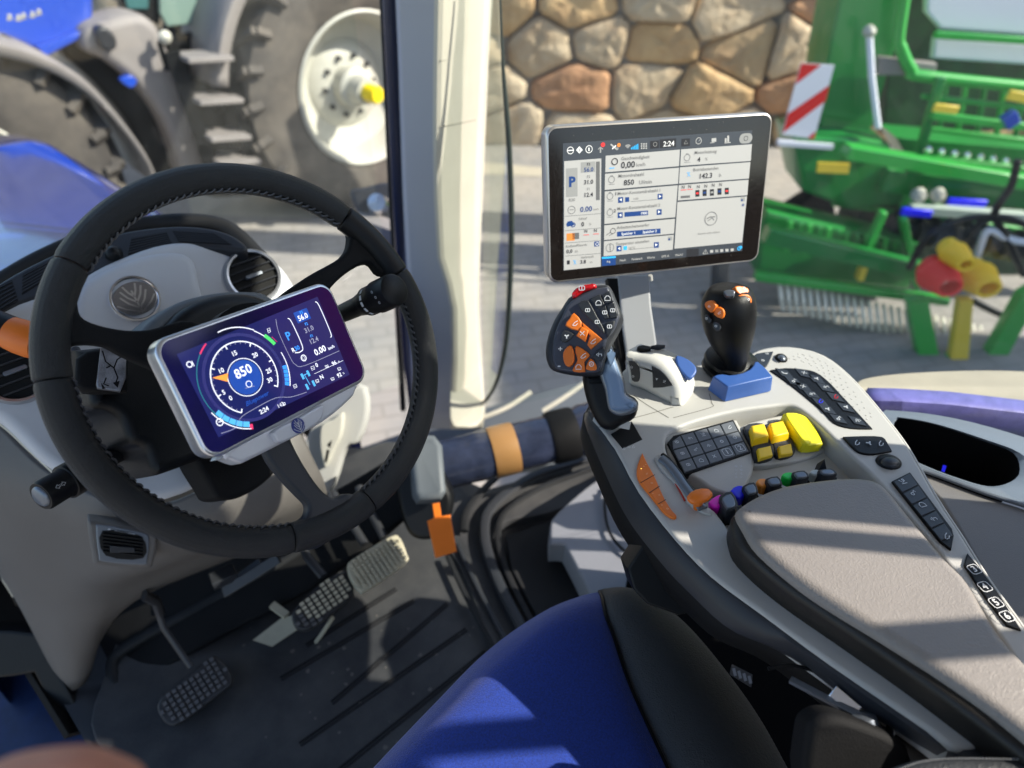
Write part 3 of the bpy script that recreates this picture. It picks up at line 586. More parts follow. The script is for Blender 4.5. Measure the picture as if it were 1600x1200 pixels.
mb = MB(); mb.slab([at(u, v, 1.37) for u, v in ((345, 915), (375, 900), (430, 865), (438, 880), (400, 905), (350, 935))], -AD, .01, .002, 2); mb.build('sunlit_bracket', M['steel'], bk)
# pedals
M['stud'] = mat('stud_rubber', (.085, .085, .09), .35, bump=.2, bscale=500)
def pedal(name, label, F, L, th, m, nx, ny, arms, group=None, rubber_h=.004, two=None):
    t = thing(name, label, 'pedal', F.px(*L[0]), group)
    mb = MB(); out = sm(L, 3); mb.slab([F.px(u, v) for u, v in out], F.n, th, .004, 3); pdl = mb.build('pedal_plate', M[m], t)
    loc = [F.l(u, v) for u, v in out]; xs = [p[0] for p in loc]; ys = [p[1] for p in loc]
    def inside(x, y):
        c = False
        for i in range(len(loc)):
            (x1, y1), (x2, y2) = loc[i-1], loc[i]
            if (y1 > y) != (y2 > y) and x < (x2-x1)*(y-y1)/(y2-y1)+x1: c = not c
        return c
    g = MB(); x0, x1, y0, y1 = min(xs), max(xs), min(ys), max(ys); dx, dy = (x1-x0)/nx, (y1-y0)/ny
    for i in range(nx):
        for j in range(ny):
            cx, cy = x0+dx*(i+.5), y0+dy*(j+.5)
            if all(inside(cx+a*dx*.42, cy+b*dy*.42) for a in (-1, 1) for b in (-1, 1)):
                mi = 1 if (two and (cx-x0)/(x1-x0)+ .5*(cy-y0)/(y1-y0) > two) else 0  # studs past this diagonal take the pale sunlit colour
                g.box(F.P(cx, cy, .0015), F.x*dx*.66, F.y*dy*.66, F.n*.010, mi)
    g.build('grip_studs', [M['stud'] if m == 'pedal' else M[m], M['sunpedal']], pdl)
    for a in arms:
        mb = MB(); mb.tube([at(*p) for p in a[0]], a[1], 10, sq=.6); mb.build('arm', M['steel'], t)
    return t
NPED = V((-.1, -.62, .78))
P1 = Fr(at(305, 1080, 1.30), (-.15, -.55, .8), V((.78, .62, .12)))
P1 = Fr(at(305, 1080, 1.30), (-.1, -.5, .86), (1, 0, 0))
pedal('clutch_pedal', 'black clutch pedal with square rubber studs, alone at lower left on its thin rod', P1, [(250, 1092), (262, 1080), (325, 1030), (342, 1028), (360, 1050), (362, 1068), (352, 1078), (285, 1128), (262, 1132), (246, 1110)], .026, 'pedal', 12, 7, [([(240, 935, 1.28), (255, 980, 1.30), (298, 1042, 1.31)], .006), ([(225, 930, 1.25), (245, 940, 1.27), (252, 960, 1.28)], .012)])
P2 = Fr(at(505, 940, 1.38), (-.1, -.5, .86), (1, 0, 0))
pedal('brake_pedal', 'middle pedal with round-cornered rubber pad, studs coloured pale as sunlit, lower left corner dark as shaded', P2, [(456, 958), (470, 940), (500, 912), (535, 893), (548, 898), (553, 925), (548, 935), (505, 970), (480, 985), (462, 980)], .026, 'pedal', 11, 7, [([(505, 900, 1.40), (480, 870, 1.42), (460, 820, 1.45)], .009)], two=.40)
P3 = Fr(at(590, 880, 1.42), (-.1, -.5, .86), (1, 0, 0))
pedal('accelerator_pedal', 'rightmost pedal of fine square studs, coloured pale as in full sunlight', P3, [(543, 885), (552, 873), (610, 838), (625, 840), (636, 865), (634, 880), (575, 922), (562, 924), (548, 905)], .024, 'sunpedal', 13, 8, [([(570, 850, 1.44), (545, 810, 1.47), (520, 770, 1.5)], .009), ([(600, 840, 1.44), (580, 800, 1.47), (560, 760, 1.5)], .009)])
mb = MB(); ft = thing('foot_rest_plate', 'small pale angled steel plate beside the middle pedal on the mat', 'plate', at(440, 985, 1.43))
mb.slab([at(u, v, d) for u, v, d in ((395, 1000, 1.40), (440, 965, 1.42), (462, 960, 1.42), (470, 980, 1.41), (425, 1010, 1.40))], V((-.1, -.5, .86)), .006, .001, 1); mb.build('plate', M['sunpedal'], ft)
mb = MB(); mb.bar(at(425, 945, 1.43), at(448, 962, 1.42), .014, .01); mb.build('tab', M['sunpedal'], ft)
mb = MB(); mb.tube([at(520, 965, 1.40), at(500, 995, 1.42), at(482, 1018, 1.45)], .004, 8); mb.build('link_rod', M['sunpedal'], ft)
es = thing('entry_step', 'entry step plate coloured deep shade blue outside the lower left door opening', 'step', hz(60, 1150, -.3))
mb = MB(); mb.slab([hz(u, v, -.32) for u, v in ((-150, 1010), (20, 1010), (150, 1120), (260, 1260), (100, 1500), (-300, 1500))], V((0, 0, 1)), .04, .004, 2); mb.build('step_plate', mat('step_shade_blue', (.012, .028, .09), .5, vary=.3, vscale=20), es)  # deep blue of the shaded step is put into its base colour
# left lower corner: black door frame with box section
lf = thing('left_door_frame', 'black angular door frame post at the lower left edge of the cab', 'door frame', hz(100, 1100, 0))
mb = MB(); mb.slab([at(u, v, 1.34) for u, v in ((-30, 985), (14, 985), (60, 990), (132, 1130), (100, 1145), (52, 1052), (20, 1058), (-30, 1062))], -AD, .05, .006, 2); mb.build('post', M['black'], lf)
mb = MB(); mb.bar(at(-60, 850, 1.5), at(125, 1145, 1.33), .012, .06, -AD); mb.build('seal', M['blackmatt'], lf)
mb = MB(); mb.bar(at(-60, 790, 1.6), at(20, 960, 1.6), .045, .03, -AD); mb.build('outer_strip', M['greytrim'], lf)

# ============================================================ RIGHT SILL, PILLAR, GLASS
cf = thing('cab_pillar', 'cream front corner cab pillar, left face coloured grey for shade, between windscreen and side window', 'cab pillar', (.8, 1.25, 0))
cols_ = {}
ys = [(-480, 592, 610, 702, 800, 812), (-60, 622, 640, 689, 757, 770), (0, 630, 640, 687, 755, 768), (100, 634, 645, 685, 749, 762), (200, 637, 650, 684, 744, 758), (300, 640, 655, 685, 740, 754), (400, 645, 662, 690, 738, 750), (440, 648, 668, 702, 738, 749), (480, 650, 672, 710, 739, 749), (560, 652, 676, 711, 745, 753), (640, 655, 680, 708, 750, 758), (668, 660, 684, 710, 750, 756)]
def pill(h_): return h_
rows = []
for v, a, b, c, d, e in ys:
    dd = (hx(690, v, .76)-CAM).dot(AD)
    rows.append([at(a-6, v, dd+.12), at(a, v, dd+.06), at(c-4, v, dd+.003), at(c-1, v, dd), at(c+2, v, dd+.002), at(d-3, v, dd+.078), at(d, v, dd+.088), at(e-4, v, dd+.15)])
n_ = 8; mb = MB()
mb.add([p for r_ in rows for p in r_], [(j*n_+i, (j+1)*n_+i, (j+1)*n_+i+1, j*n_+i+1) for j in range(len(rows)-1) for i in range(n_-1)])
mb.m = [1 if (k % 7) < 2 else 0 for k in range(len(mb.f))]
pt = mb.build('trim', [M['cream'], mat('shaded_pillar_face', (.36, .37, .40), .6, bump=.3, bscale=700)], cf, solid=.008, soff=1, ang=12)  # left face is greyed to carry the pillar's shaded side
mb = MB(); dd = (hx(690, 610, .76)-CAM).dot(AD); mb.slab([at(u, v, dd-.01+(u-700)*.0007) for u, v in sm([(706, 566), (714, 550), (738, 547), (750, 560), (754, 655), (724, 668), (703, 655)], 3)], -AD, .02, .004, 3); mb.build('foot_panel', M['cream'], pt)
mb = MB()
for v in (92, 195):
    dd = (hx(690, v, .76)-CAM).dot(AD); mb.tube([at(688, v+3, dd-.004), at(715, v-2, dd+.028), at(744, v-8, dd+.064)], .0014, 6)
mb.build('trim_joint', mat('joint_tan', (.30, .28, .23), .8), pt)  # darker tan line marks the trim joints
mb = MB(); mb.tube([at(u, v, (hx(690, v, .8)-CAM).dot(AD)+.12) for u, v in ((570, -480), (606, -60), (612, 0), (618, 150), (625, 300), (632, 450), (640, 560), (655, 690))], .022, 10, sq=.8); mb.build('steel_post', mat('post_paint', (.012, .018, .05), .35, coat=.3), cf)
mb = MB(); mb.tube([at(u, v, (hx(690, v, .8)-CAM).dot(AD)+.16) for u, v in ((560, -480), (597, -60), (604, 100), (612, 300), (620, 450), (630, 640))], .010, 8); mb.build('windscreen_seal', M['rubber'], cf)
ws = thing('side_window', 'large clear side window glass between the cream pillar and the seat', 'window', (.85, .6, 0))
gx = .86
mb = MB(); mb.add([hx(766, -80, gx), hx(764, 640, gx), hx(1150, 560, gx), hx(1600, 700, gx), hx(2300, 900, gx), V((gx, -.3, 1.75)), V((gx, 1.15, 1.75))], [(0, 1, 2, 3, 4, 5, 6)])
mb.build('pane', M['glass'], ws, flat=True)
mb = MB(); L1 = [(768, -60), (763, 100), (758, 250), (754, 400), (754, 520), (760, 640)]; L2 = [(779, -60), (785, 100), (796, 250), (798, 400), (793, 520), (770, 610)]
a_ = sm([hx(*p, gx-.006) for p in L1], 5, False); b_ = sm([hx(*p, gx-.006) for p in L2], 5, False); mb.grid([a_, b_]); mb.build('tinted_edge', M['greenglass'], ws)
mb = MB(); mb.tube(sm([hx(*p, gx-.012) for p in ((780, -60), (784, 60), (787, 120), (795, 220), (799, 340), (797, 440), (790, 540), (772, 606), (745, 640))], 5, False), [.002, .003, .006, .007, .007, .006, .004], 10); mb.build('edge_seal', mat('seal_greenblack', (.035, .045, .04), .45), ws)
mb = MB(); mb.add([V((-.75, 1.5, 1.75)), V((-.75, 1.32, .35)), V((.62, 1.32, .1)), V((.72, 1.5, 1.75))], [(0, 1, 2, 3)])
wsn = tag(mb.build('windscreen', M['glass'], flat=True), 'clear windscreen glass in front of the dashboard', 'windscreen')
# sill of the side door: pale ledge and ridged mat edge
sl_ = thing('door_sill', 'ridged dark door sill curving from the floor mat towards the armrest', 'door sill', hz(750, 850, .03))
def ribpath(P, r, z, m, nm):
    mb = MB(); mb.tube(sm([hz(u, v, z) for u, v in P], 5, False), r, 8, sq=.7); mb.build(nm, M[m], sl_)
mb = MB(); mb.slab([hz(u, v, .012) for u, v in sm([(640, 760), (700, 770), (760, 772), (850, 742), (950, 705), (1040, 680), (1040, 740), (960, 760), (860, 800), (790, 815), (772, 850), (790, 900), (850, 1050), (900, 1160), (830, 1180), (770, 1020), (715, 880), (650, 800)], 4)], V((0, 0, 1)), .03, .004, 2); mb.build('sill_sheet', M['mat'], sl_)
ribpath([(700, 870), (730, 935), (780, 1030), (830, 1130)], .006, .02, 'rubber', 'rib')
ribpath([(715, 850), (745, 915), (800, 1020), (850, 1120)], .005, .02, 'greyplas', 'rib')
ribpath([(1000, 690), (900, 722), (830, 745), (770, 790), (757, 835), (775, 900), (820, 990), (870, 1090)], .012, .03, 'greyplas', 'rib')
ribpath([(1000, 705), (905, 738), (840, 765), (790, 800), (778, 840), (795, 900), (840, 990), (890, 1090)], .008, .028, 'rubber', 'rib')
ribpath([(950, 690), (860, 712), (790, 735), (735, 790), (725, 830)], .010, .03, 'rubber', 'rib')
# dark pit and pale quarter panel
qp = thing('quarter_panel', 'smooth pale grey side panel with a dark recess between door sill and seat', 'side panel', hz(900, 860, .1))
zq = .12
mb = MB(); mb.slab([hz(u, v, zq) for u, v in sm([(860, 819), (872, 800), (916, 761), (949, 740), (1000, 712), (1100, 680), (1200, 800), (1150, 1000), (1000, 970), (930, 945), (930, 945), (888, 862), (879, 852), (860, 852), (860, 852)], 4)], V((-.1, -.15, 1)), .07, .006, 3); mb.build('panel', mat('quarter_plastic', (.19, .195, .215), .5, vary=.04, bump=.2, bscale=800), qp)
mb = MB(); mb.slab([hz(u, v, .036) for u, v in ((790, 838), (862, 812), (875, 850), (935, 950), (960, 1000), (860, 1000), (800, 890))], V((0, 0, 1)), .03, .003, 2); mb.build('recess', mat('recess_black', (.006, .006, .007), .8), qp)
mb = MB(); mb.tube(sm([hz(u, v, zq+.012) for u, v in ((950, 760), (945, 790), (952, 830), (975, 860), (1010, 880))], 5, False), .0035, 8); cbl = mb.build('cable', M['black'], None); tag(cbl, 'thin black cable hanging beneath the front of the armrest, outer loop', 'cable', None)
mb = MB(); mb.tube(sm([hz(u, v, zq+.03) for u, v in ((960, 760), (968, 790), (985, 815), (1010, 830))], 5, False), .004, 8); cbl = mb.build('cable', M['black'], None); tag(cbl, 'short black cable hanging inside the longer loop beneath the armrest front', 'cable', None)
# wrapped roll with tape
wr = thing('wrapped_roll', 'dark roll in crinkled plastic wrap with a brown tape band, behind the grey door box', 'wrapped roll', at(800, 705, 1.62))
a, b = at(688, 728, 1.60), at(1000, 650, 1.68); d = (b-a)
pp = [a+d*(i/30) for i in range(31)]; rnd = random.Random(9)
mb = MB(); mb.tube(pp, [.055+.002*rnd.random()+(.006 if i > 20 else 0) for i in range(31)], 24); mb.build('roll', M['foil'], wr)
mb = MB(); mb.tube([a+d*t+V((0, 0, .0)) for t in (.245, .27, .34, .365)], [.0585, .060, .060, .0585], 24); mb.build('tape_band', M['tape'], wr)
mb = MB(); mb.tube([a+d*t for t in (.53, .55, .64, .66)], [.0585, .0625, .0625, .061], 24); mb.build('black_band', M['blackmatt'], wr)
# grey housing with orange tag
gh = thing('door_latch_box', 'grey latch housing on a black base beside the cream pillar foot', 'latch housing', at(680, 740, 1.45))
mb = MB(); mb.slab([at(u, v, d) for u, v, d in ((640, 690, 1.46), (655, 677, 1.47), (680, 679, 1.47), (692, 695, 1.46), (698, 768, 1.40), (690, 780, 1.395), (655, 782, 1.395), (648, 770, 1.40))], V((-.2, -.55, .8)), .05, .012, 4); mb.build('housing', M['greytrim'], gh)
mb = MB(); mb.slab([at(u, v, 1.46) for u, v in sm([(615, 700), (650, 690), (700, 760), (705, 800), (690, 835), (660, 845), (635, 830), (618, 770)], 4)], -AD, .06, .012, 3); mb.build('base', M['black'], gh)
og = thing('orange_tag', 'flat orange pull tag with narrow neck hanging below the grey latch housing', 'tag', at(690, 830, 1.36))
mb = MB(); mb.slab([at(u, v, d) for u, v, d in ((676, 787, 1.38), (687, 785, 1.38), (690, 806, 1.37), (704, 804, 1.37), (714, 862, 1.34), (681, 872, 1.335), (668, 814, 1.37), (679, 809, 1.37))], V((-.2, -.6, .78)), .006, .0015, 2); mb.build('tag_plate', M['orange'], og)
# outside ledge / step below the window with cream strips standing in for its sunlit edges
ol = thing('outer_ledge', 'grey outside cab ledge with cream strips for sunlit edges below the side window', 'ledge', at(850, 630, 1.75))
mb = MB(); mb.slab([at(u, v, d) for u, v, d in ((560, 700, 2.45), (690, 655, 2.4), (800, 625, 2.36), (930, 590, 2.3), (1010, 640, 2.2), (930, 720, 2.1), (700, 740, 2.15))], V((0, -.2, 1)), .03, .004, 2); mb.build('ledge', M['greytrim'], ol)
for P in (((748, 655), (790, 638), (830, 612)), ((848, 642), (880, 622), (925, 590))):
    mb = MB(); mb.tube(sm([at(u, v, 2.12) for u, v in P], 4, False), .007, 8); mb.build('lit_edge', M['cream'], ol)
# exterior bits seen low through the windscreen
lb2 = thing('front_lamp_unit', 'white and grey outside lamp housing seen between wheel rim and pillar', 'work lamp', at(580, 310, 2.4))
mb = MB(); mb.slab([at(u, v, 2.4) for u, v in sm([(545, 300), (570, 290), (612, 285), (620, 330), (600, 360), (570, 350)], 4)], -AD, .12, .02, 3); mb.build('lamp_housing', M['greyplas'], lb2)
mb = MB(); mb.lathe(at(590, 318, 2.38), -AD, [(.0, .02), (.03, .018), (.038, 0), (.04, -.03)], 20); mb.build('lens', M['chrome'], lb2)
mb = MB(); mb.bar(at(560, 345, 2.42), at(655, 380, 2.3), .06, .06); mb.build('arm', M['tgrey'], lb2)
hs = thing('side_bracket', 'pale sunlit bracket with black arrow mark beside the lower wheel spoke', 'bracket', at(520, 690, 1.7))
mb = MB(); HF = Fr(at(515, 690, 1.6), -AD, AX)
mb.slab([HF.px(u, v) for u, v in sm([(502, 665), (520, 655), (535, 645), (532, 680), (520, 705), (508, 730), (500, 700)], 3)], HF.n, .02, .004, 2); pl = mb.build('plate', mat('pale_bracket', (.5, .48, .42), .5), hs)
mb = MB(); mb.add([HF.px(*p, .0006) for p in ((511, 695), (519, 687), (516, 700))], [(2, 1, 0)]); mb.ribbon(HF, [HF.l(513, 703), HF.l(509, 722)], .006, .0006); mb.build('arrow_mark', M['black'], pl, flat=True)
mb = MB(); mb.slab([HF.px(u, v, -.02) for u, v in sm([(485, 670), (560, 600), (575, 640), (560, 690), (540, 700), (520, 760), (490, 790), (470, 740)], 3)], HF.n, .03, .008, 2); mb.build('bracket_base', M['shell'], hs)

# ============================================================ SEAT
st = thing('driver_seat', 'driver seat with royal blue velour centre and black leather side bolster', 'seat', hz(900, 1100, .3))
z1 = .50
def spoly(L, z): return [hz(u, v, z) for u, v in L]
mb = MB()
rows = [[(470, 1330, .455), (590, 1195, .455), (690, 1090, .455), (770, 1010, .455), (850, 955, .455), (905, 932, .452), (936, 925, .44)],
        [(480, 1345, .49), (600, 1205, .49), (698, 1103, .49), (778, 1024, .49), (855, 965, .49), (908, 943, .486), (941, 938, .475)],
        [(510, 1370, .505), (625, 1235, .505), (720, 1130, .508), (800, 1050, .508), (870, 990, .506), (920, 968, .498), (946, 963, .487)],
        [(600, 1450, .50), (720, 1330, .50), (820, 1210, .507), (880, 1130, .507), (930, 1060, .503), (950, 1010, .495), (960, 1000, .487)],
        [(800, 1600, .49), (900, 1500, .495), (980, 1350, .50), (1010, 1260, .50), (1000, 1170, .497), (992, 1110, .49), (990, 1085, .485)],
        [(900, 1800, .48), (980, 1650, .485), (1040, 1500, .49), (1065, 1400, .49), (1080, 1340, .49), (1085, 1310, .485), (1085, 1290, .48)]]
def zloft(rows, n=6):
    rr_ = [sm([hz(*p) for p in r_], n, False) for r_ in rows]; K = len(rr_[0])
    cols = [sm([r_[k] for r_ in rr_], n, False) for k in range(K)]
    return [[cols[k][j] for k in range(K)] for j in range(len(cols[0]))]
G_ = zloft(rows); mb.grid(G_, flip=False)
front = G_[0]; mb.grid([[p+V((0, .012, -.10)) for p in front], [p+V((0, .014, -.03)) for p in front], front])
mb.build('cushion', M['seatblue'], st, ang=180)
edge = [r_[-1] for r_ in G_]          # blue/black boundary
outer = sm([hz(u, v, z) for u, v, z in ((938, 924, .438), (990, 930, .44), (1040, 955, .445), (1080, 990, .45), (1130, 1050, .455), (1180, 1120, .455), (1225, 1200, .455), (1290, 1330, .45))], 6, False)
def resamp(P, n):
    P = [V(p) for p in P]; L = [0]
    for i in range(1, len(P)): L.append(L[-1]+(P[i]-P[i-1]).length)
    o = []; k = 0
    for i in range(n):
        t = L[-1]*i/(n-1)
        while k < len(P)-2 and L[k+1] < t: k += 1
        o.append(P[k].lerp(P[k+1], min(1, max(0, (t-L[k])/max(L[k+1]-L[k], 1e-9)))))
    return o
e_, o2 = resamp(edge, 40), resamp(outer, 40)
rows = []
for j in range(40):
    r_ = []
    for k in range(13):
        t = k/12; p = e_[j].lerp(o2[j], t); hgt = .030*math.sin(math.pi*min(1, t*.95+.0))**.7*min(1, j/8+.15)
        r_.append(p+V((0, 0, hgt-(.004 if k == 0 else 0))))
    r_ += [o2[j]+V((.006, 0, -.012)), o2[j]+V((.004, 0, -.05)), o2[j]+V((-.004, 0, -.09))]
    rows.append(r_)
mb = MB(); mb.grid(rows, flip=False); mb.grid([[p+V((0, .01, -.1)) for p in rows[0][:13]], rows[0][:13]])
bo = mb.build('side_bolster', M['seatdark'], st, ang=180)
mb = MB()
for i in range(78):
    t = i/78*38+.6; j = int(t); p = o2[j].lerp(o2[min(j+1, 39)], t-j); q = (o2[min(j+1, 39)]-o2[j]).normalized()
    mb.tube([p+V((-.001, 0, .0075))-q*.0018, p+V((-.001, 0, .0088)), p+V((-.001, 0, .0075))+q*.0018], .0008, 4)
mb.build('stitching', M['thread'], bo)
mb = MB(); mb.tube([p+V((.0, 0, .002)) for p in e_], .0022, 6); mb.build('welt', M['black'], st)
mb = MB(); mb.slab([hz(u, v, .40) for u, v in sm([(560, 1330), (800, 1040), (940, 980), (1060, 1060), (1250, 1330), (1000, 1600)], 4)], V((0, 0, 1)), .15, .02, 3); mb.build('seat_base', M['blackmatt'], st)
# belt buckle, lever and frame in the dark gap
fr2 = thing('seat_suspension', 'black seat suspension frame in the dark gap between seat and armrest', 'seat frame', hz(1150, 1000, .3))
mb = MB(); mb.slab([hz(u, v, .25) for u, v in ((985, 870), (1010, 830), (1120, 900), (1300, 1050), (1520, 1200), (1600, 1400), (1250, 1400), (1150, 1100), (1050, 960))], V((0, 0, 1)), .2, .01, 2); mb.build('frame_plate', mat('gap_shade_black', (.003, .003, .0035), .85, spec=.05), fr2)  # near-black, low-specular plate stands in for the shade in the gap
mb = MB(); mb.slab([at(u, v, .80) for u, v in [(980, 888), (1006, 848), (1030, 800), (1100, 880), (1120, 950), (1060, 962), (1012, 945), (990, 922)]], -AD, .05, .003, 2); cp = mb.build('cover', M['black'], fr2)
for u, v in ((1049, 906), (1046, 901)):
    mb = MB(); mb.lathe(at(u, v, .79), -AD, [(0, .008), (.004, .006), (.005, 0)], 12); mb.build('screw', M['chrome'], cp)
mb = MB(); mb.bar(at(1235, 1062, .66), at(1345, 1120, .62), .006, .004); mb.build('bracket', M['gunmetal'], fr2)
mb = MB(); mb.bar(at(1300, 1078, .64), at(1340, 1112, .63), .012, .008, -AD); mb.build('steel_strip', M['chrome'], fr2, bevel=.001)
mb = MB(); mb.lathe(at(1350, 1135, .62), AU, [(0, .012), (.01, .01), (.014, 0), (.014, -.01)], 20); mb.build('pivot', M['gunmetal'], fr2)
mb = MB(); mb.lathe(at(1392, 1135, .62), AU, [(0, .012), (.004, .01), (.004, -.02)], 12); mb.build('pin', M['chrome'], fr2)
LB = Fr(at(1158, 1055, .68), V((-.3, -.5, .8)), (1, .5, 0))
mb = MB(); mb.slab([LB.px(u, v) for u, v in ((1144, 1038), (1176, 1054), (1174, 1074), (1141, 1054))], LB.n, .001); lbp = mb.build('rating_plate', M['greyplas'], fr2)
mb = MB()
for k in range(4): mb.ribbon(LB, [LB.l(1146+k*8, 1044+k*4), LB.l(1149+k*8, 1056+k*4)], .003, .0003)
mb.build('plate_marks', M['gunmetal'], lbp, flat=True)
mb = MB(); mb.tube(sm([at(u, v, .66) for u, v in ((1200, 1045), (1240, 1040), (1290, 1055), (1330, 1075))], 4, False), .002, 6); mb.build('bowden_cable', M['black'], fr2)
lv = thing('seat_lever', 'black curved seat adjustment lever low in the gap at the bottom edge', 'lever', at(1320, 1160, .6))
mb = MB(); mb.slab([at(u, v, .6) for u, v in sm([(1262, 1150), (1280, 1120), (1320, 1118), (1400, 1150), (1425, 1180), (1420, 1240), (1270, 1240)], 4)], -AD+V((0, 0, .3)), .03, .008, 4); mb.build('lever_grip', M['blackmatt'], lv)
# small cushion at the bottom right corner
sc2 = thing('rear_bolster', 'dark stitched leather cushion edge in the bottom right corner', 'cushion', at(1500, 1210, .45))
mb = MB(); mb.slab([hz(u, v, .72) for u, v in sm([(1370, 1210), (1400, 1190), (1440, 1178), (1500, 1174), (1620, 1176), (1800, 1180), (1800, 1400), (1300, 1400), (1330, 1260)], 5)], V((0, 0, 1)), .06, .014, 5); bo2 = mb.build('cushion_pad', M['seatdark'], sc2)
mb = MB(); P = resamp(sm([hz(u, v, .7205) for u, v in ((1400, 1204), (1440, 1190), (1500, 1185), (1620, 1187))], 6, False), 44)
for i in range(0, 43): mb.tube([P[i], P[i].lerp(P[i+1], .55)+V((0, 0, .0004))], .0006, 4)
mb.build('stitching', M['thread'], bo2)
# hand of the photographer
# ============================================================ ARMREST CONSOLE
c2 = lambda a, b: (840+.2375*a, 420+.2375*b)
c3 = lambda a, b: (920+.3125*a, 520+.3125*b)
c4 = lambda a, b: (1150+.4*a, 520+.4*b)
c8 = lambda a, b: (1000+.375*a, 760+.375*b)
UP = V((0, 0, 1)); ZA = .70
TFr = Fr((.4, .3, ZA), (0, 0, 1), (1, 0, 0))
TXT = Fr((.4, .3, ZA), (0, 0, 1), rot((.95, .3, 0)))     # lettering direction on the console
cs = thing('armrest_console', 'long pale grey armrest console full of dark, orange and yellow switches right of the seat', 'armrest', hz(1200, 800, .7))
def zs(L, z): return [hz(u, v, z) for u, v in L]
up_out = [(925, 655), (925, 655), (938, 625), (962, 592), (990, 566), (1040, 560), (1100, 572), (1160, 558), (1185, 546), (1215, 541), (1250, 543), (1290, 556), (1332, 590), (1380, 645), (1420, 698), (1462, 772), (1505, 838), (1545, 902), (1605, 985), (1700, 1120), (1760, 1230),
          (1700, 1260), (1600, 1240), (1499, 1172), (1450, 1139), (1300, 1037), (1187, 955), (1112, 899), (1056, 842), (998, 767), (960, 698)]
recess = [(1357, 736), (1340, 765), (1330, 840), (1250, 880), (1180, 870), (1140, 815), (1118, 798), (1085, 780), (1060, 745), (1042, 705), (1041, 684), (1052, 672), (1090, 657), (1150, 642), (1200, 635), (1232, 632), (1252, 640), (1286, 668)]
# shell top with a real opening: two pieces meeting along cuts left and right of the recess
def splitshell():
    mb = MB()
    front = sm([(925, 655), (925, 655), (938, 625), (962, 592), (990, 566), (1040, 560), (1100, 572), (1160, 558), (1185, 546), (1215, 541), (1250, 543), (1290, 556), (1332, 590), (1380, 645), (1420, 698), (1462, 772), (1505, 838), (1545, 902), (1605, 985), (1700, 1120), (1760, 1230), (1760, 1230), (1700, 1260), (1600, 1240), (1499, 1172), (1450, 1139), (1300, 1037), (1187, 955), (1187, 955), (1170, 880), (1118, 798), (1085, 778), (1060, 745), (1042, 705), (1041, 684), (1052, 672), (1090, 657), (1150, 642), (1200, 635), (1232, 632), (1252, 640), (1286, 668), (1357, 736), (1357, 736), (1500, 900), (1560, 1100), (1500, 1120), (1300, 1000), (1187, 955), (1187, 955), (1112, 899), (1056, 842), (998, 767), (960, 698)], 3)
    return front
outer = sm([(925, 655), (925, 655), (938, 625), (962, 592), (990, 566), (1040, 560), (1100, 572), (1160, 558), (1185, 546), (1215, 541), (1250, 543), (1290, 556), (1332, 590), (1380, 645), (1420, 698), (1462, 772), (1505, 838), (1545, 902), (1605, 985), (1700, 1120), (1760, 1230), (1700, 1260), (1600, 1240), (1600, 1240), (1630, 1120), (1540, 960), (1440, 830), (1357, 736), (1357, 736), (1322, 704), (1286, 668), (1252, 640), (1232, 632), (1200, 635), (1150, 642), (1090, 657), (1052, 672), (1041, 684), (1042, 705), (1060, 745), (1085, 778), (1118, 798), (1160, 850), (1280, 950), (1420, 1050), (1560, 1160), (1560, 1160), (1499, 1172), (1450, 1139), (1300, 1037), (1187, 955), (1112, 899), (1056, 842), (998, 767), (960, 698)], 3)
mb = MB(); mb.slab(zs(outer, ZA), UP, .032, .0045, 4); sh = mb.build('console_shell', M['shell'], cs)
mb = MB(); mb.slab(zs(sm([(960, 640), (1000, 590), (1200, 560), (1290, 590), (1400, 740), (1600, 1050), (1600, 1180), (1480, 1130), (1200, 930), (1020, 780)], 4), ZA-.030), UP, .02, .002, 2); mb.build('well_floor', M['shell'], cs)
# dark skirt on the left flank
top_ = resamp(sm(zs([(921, 640), (925, 657), (960, 698), (998, 767), (1056, 842), (1112, 899), (1187, 955), (1300, 1037), (1450, 1139), (1560, 1210), (1700, 1320)], ZA-.004), 4, False), 50)
lowp = [(914, 645), (918, 668), (945, 732), (982, 808), (1037, 880), (1080, 925), (1142, 981), (1225, 1018), (1337, 1100), (1480, 1195), (1620, 1320)]
low_ = resamp(sm([at(u, v, (hz(u, v, ZA-.02)-CAM).dot(AD)+.012) for u, v in lowp], 4, False), 50)
mb = MB(); mb.grid([[t+V((.010, .004, 0)) for t in top_], top_, [t.lerp(l, .12)+V((-.004, -.003, 0)) for t, l in zip(top_, low_)], [t.lerp(l, .6)+V((-.004, -.003, 0)) for t, l in zip(top_, low_)], low_, [l+V((.02, .01, -.002)) for l in low_]], flip=True)
mb.build('skirt', M['greyplas'], cs, solid=.004, soff=0)
mb = MB(); mb.grid([low_, [l+V((.02, .02, -.06)) for l in low_], [l+V((.08, .06, -.12)) for l in low_]], flip=True); mb.build('underside', M['blackmatt'], cs, solid=.003, soff=0)
# outer right flank
rt = resamp(sm(zs([(1185, 548), (1215, 543), (1250, 545), (1290, 558), (1332, 592), (1380, 647), (1420, 700), (1462, 774), (1505, 840), (1545, 904), (1605, 987), (1700, 1122)], ZA-.006), 4, False), 40)
mb = MB(); mb.grid([rt, [p+V((-.004, .0, -.05)) for p in rt], [p+V((-.02, -.01, -.10)) for p in rt]]); mb.build('right_flank', M['shell'], cs, solid=.003, soff=0)
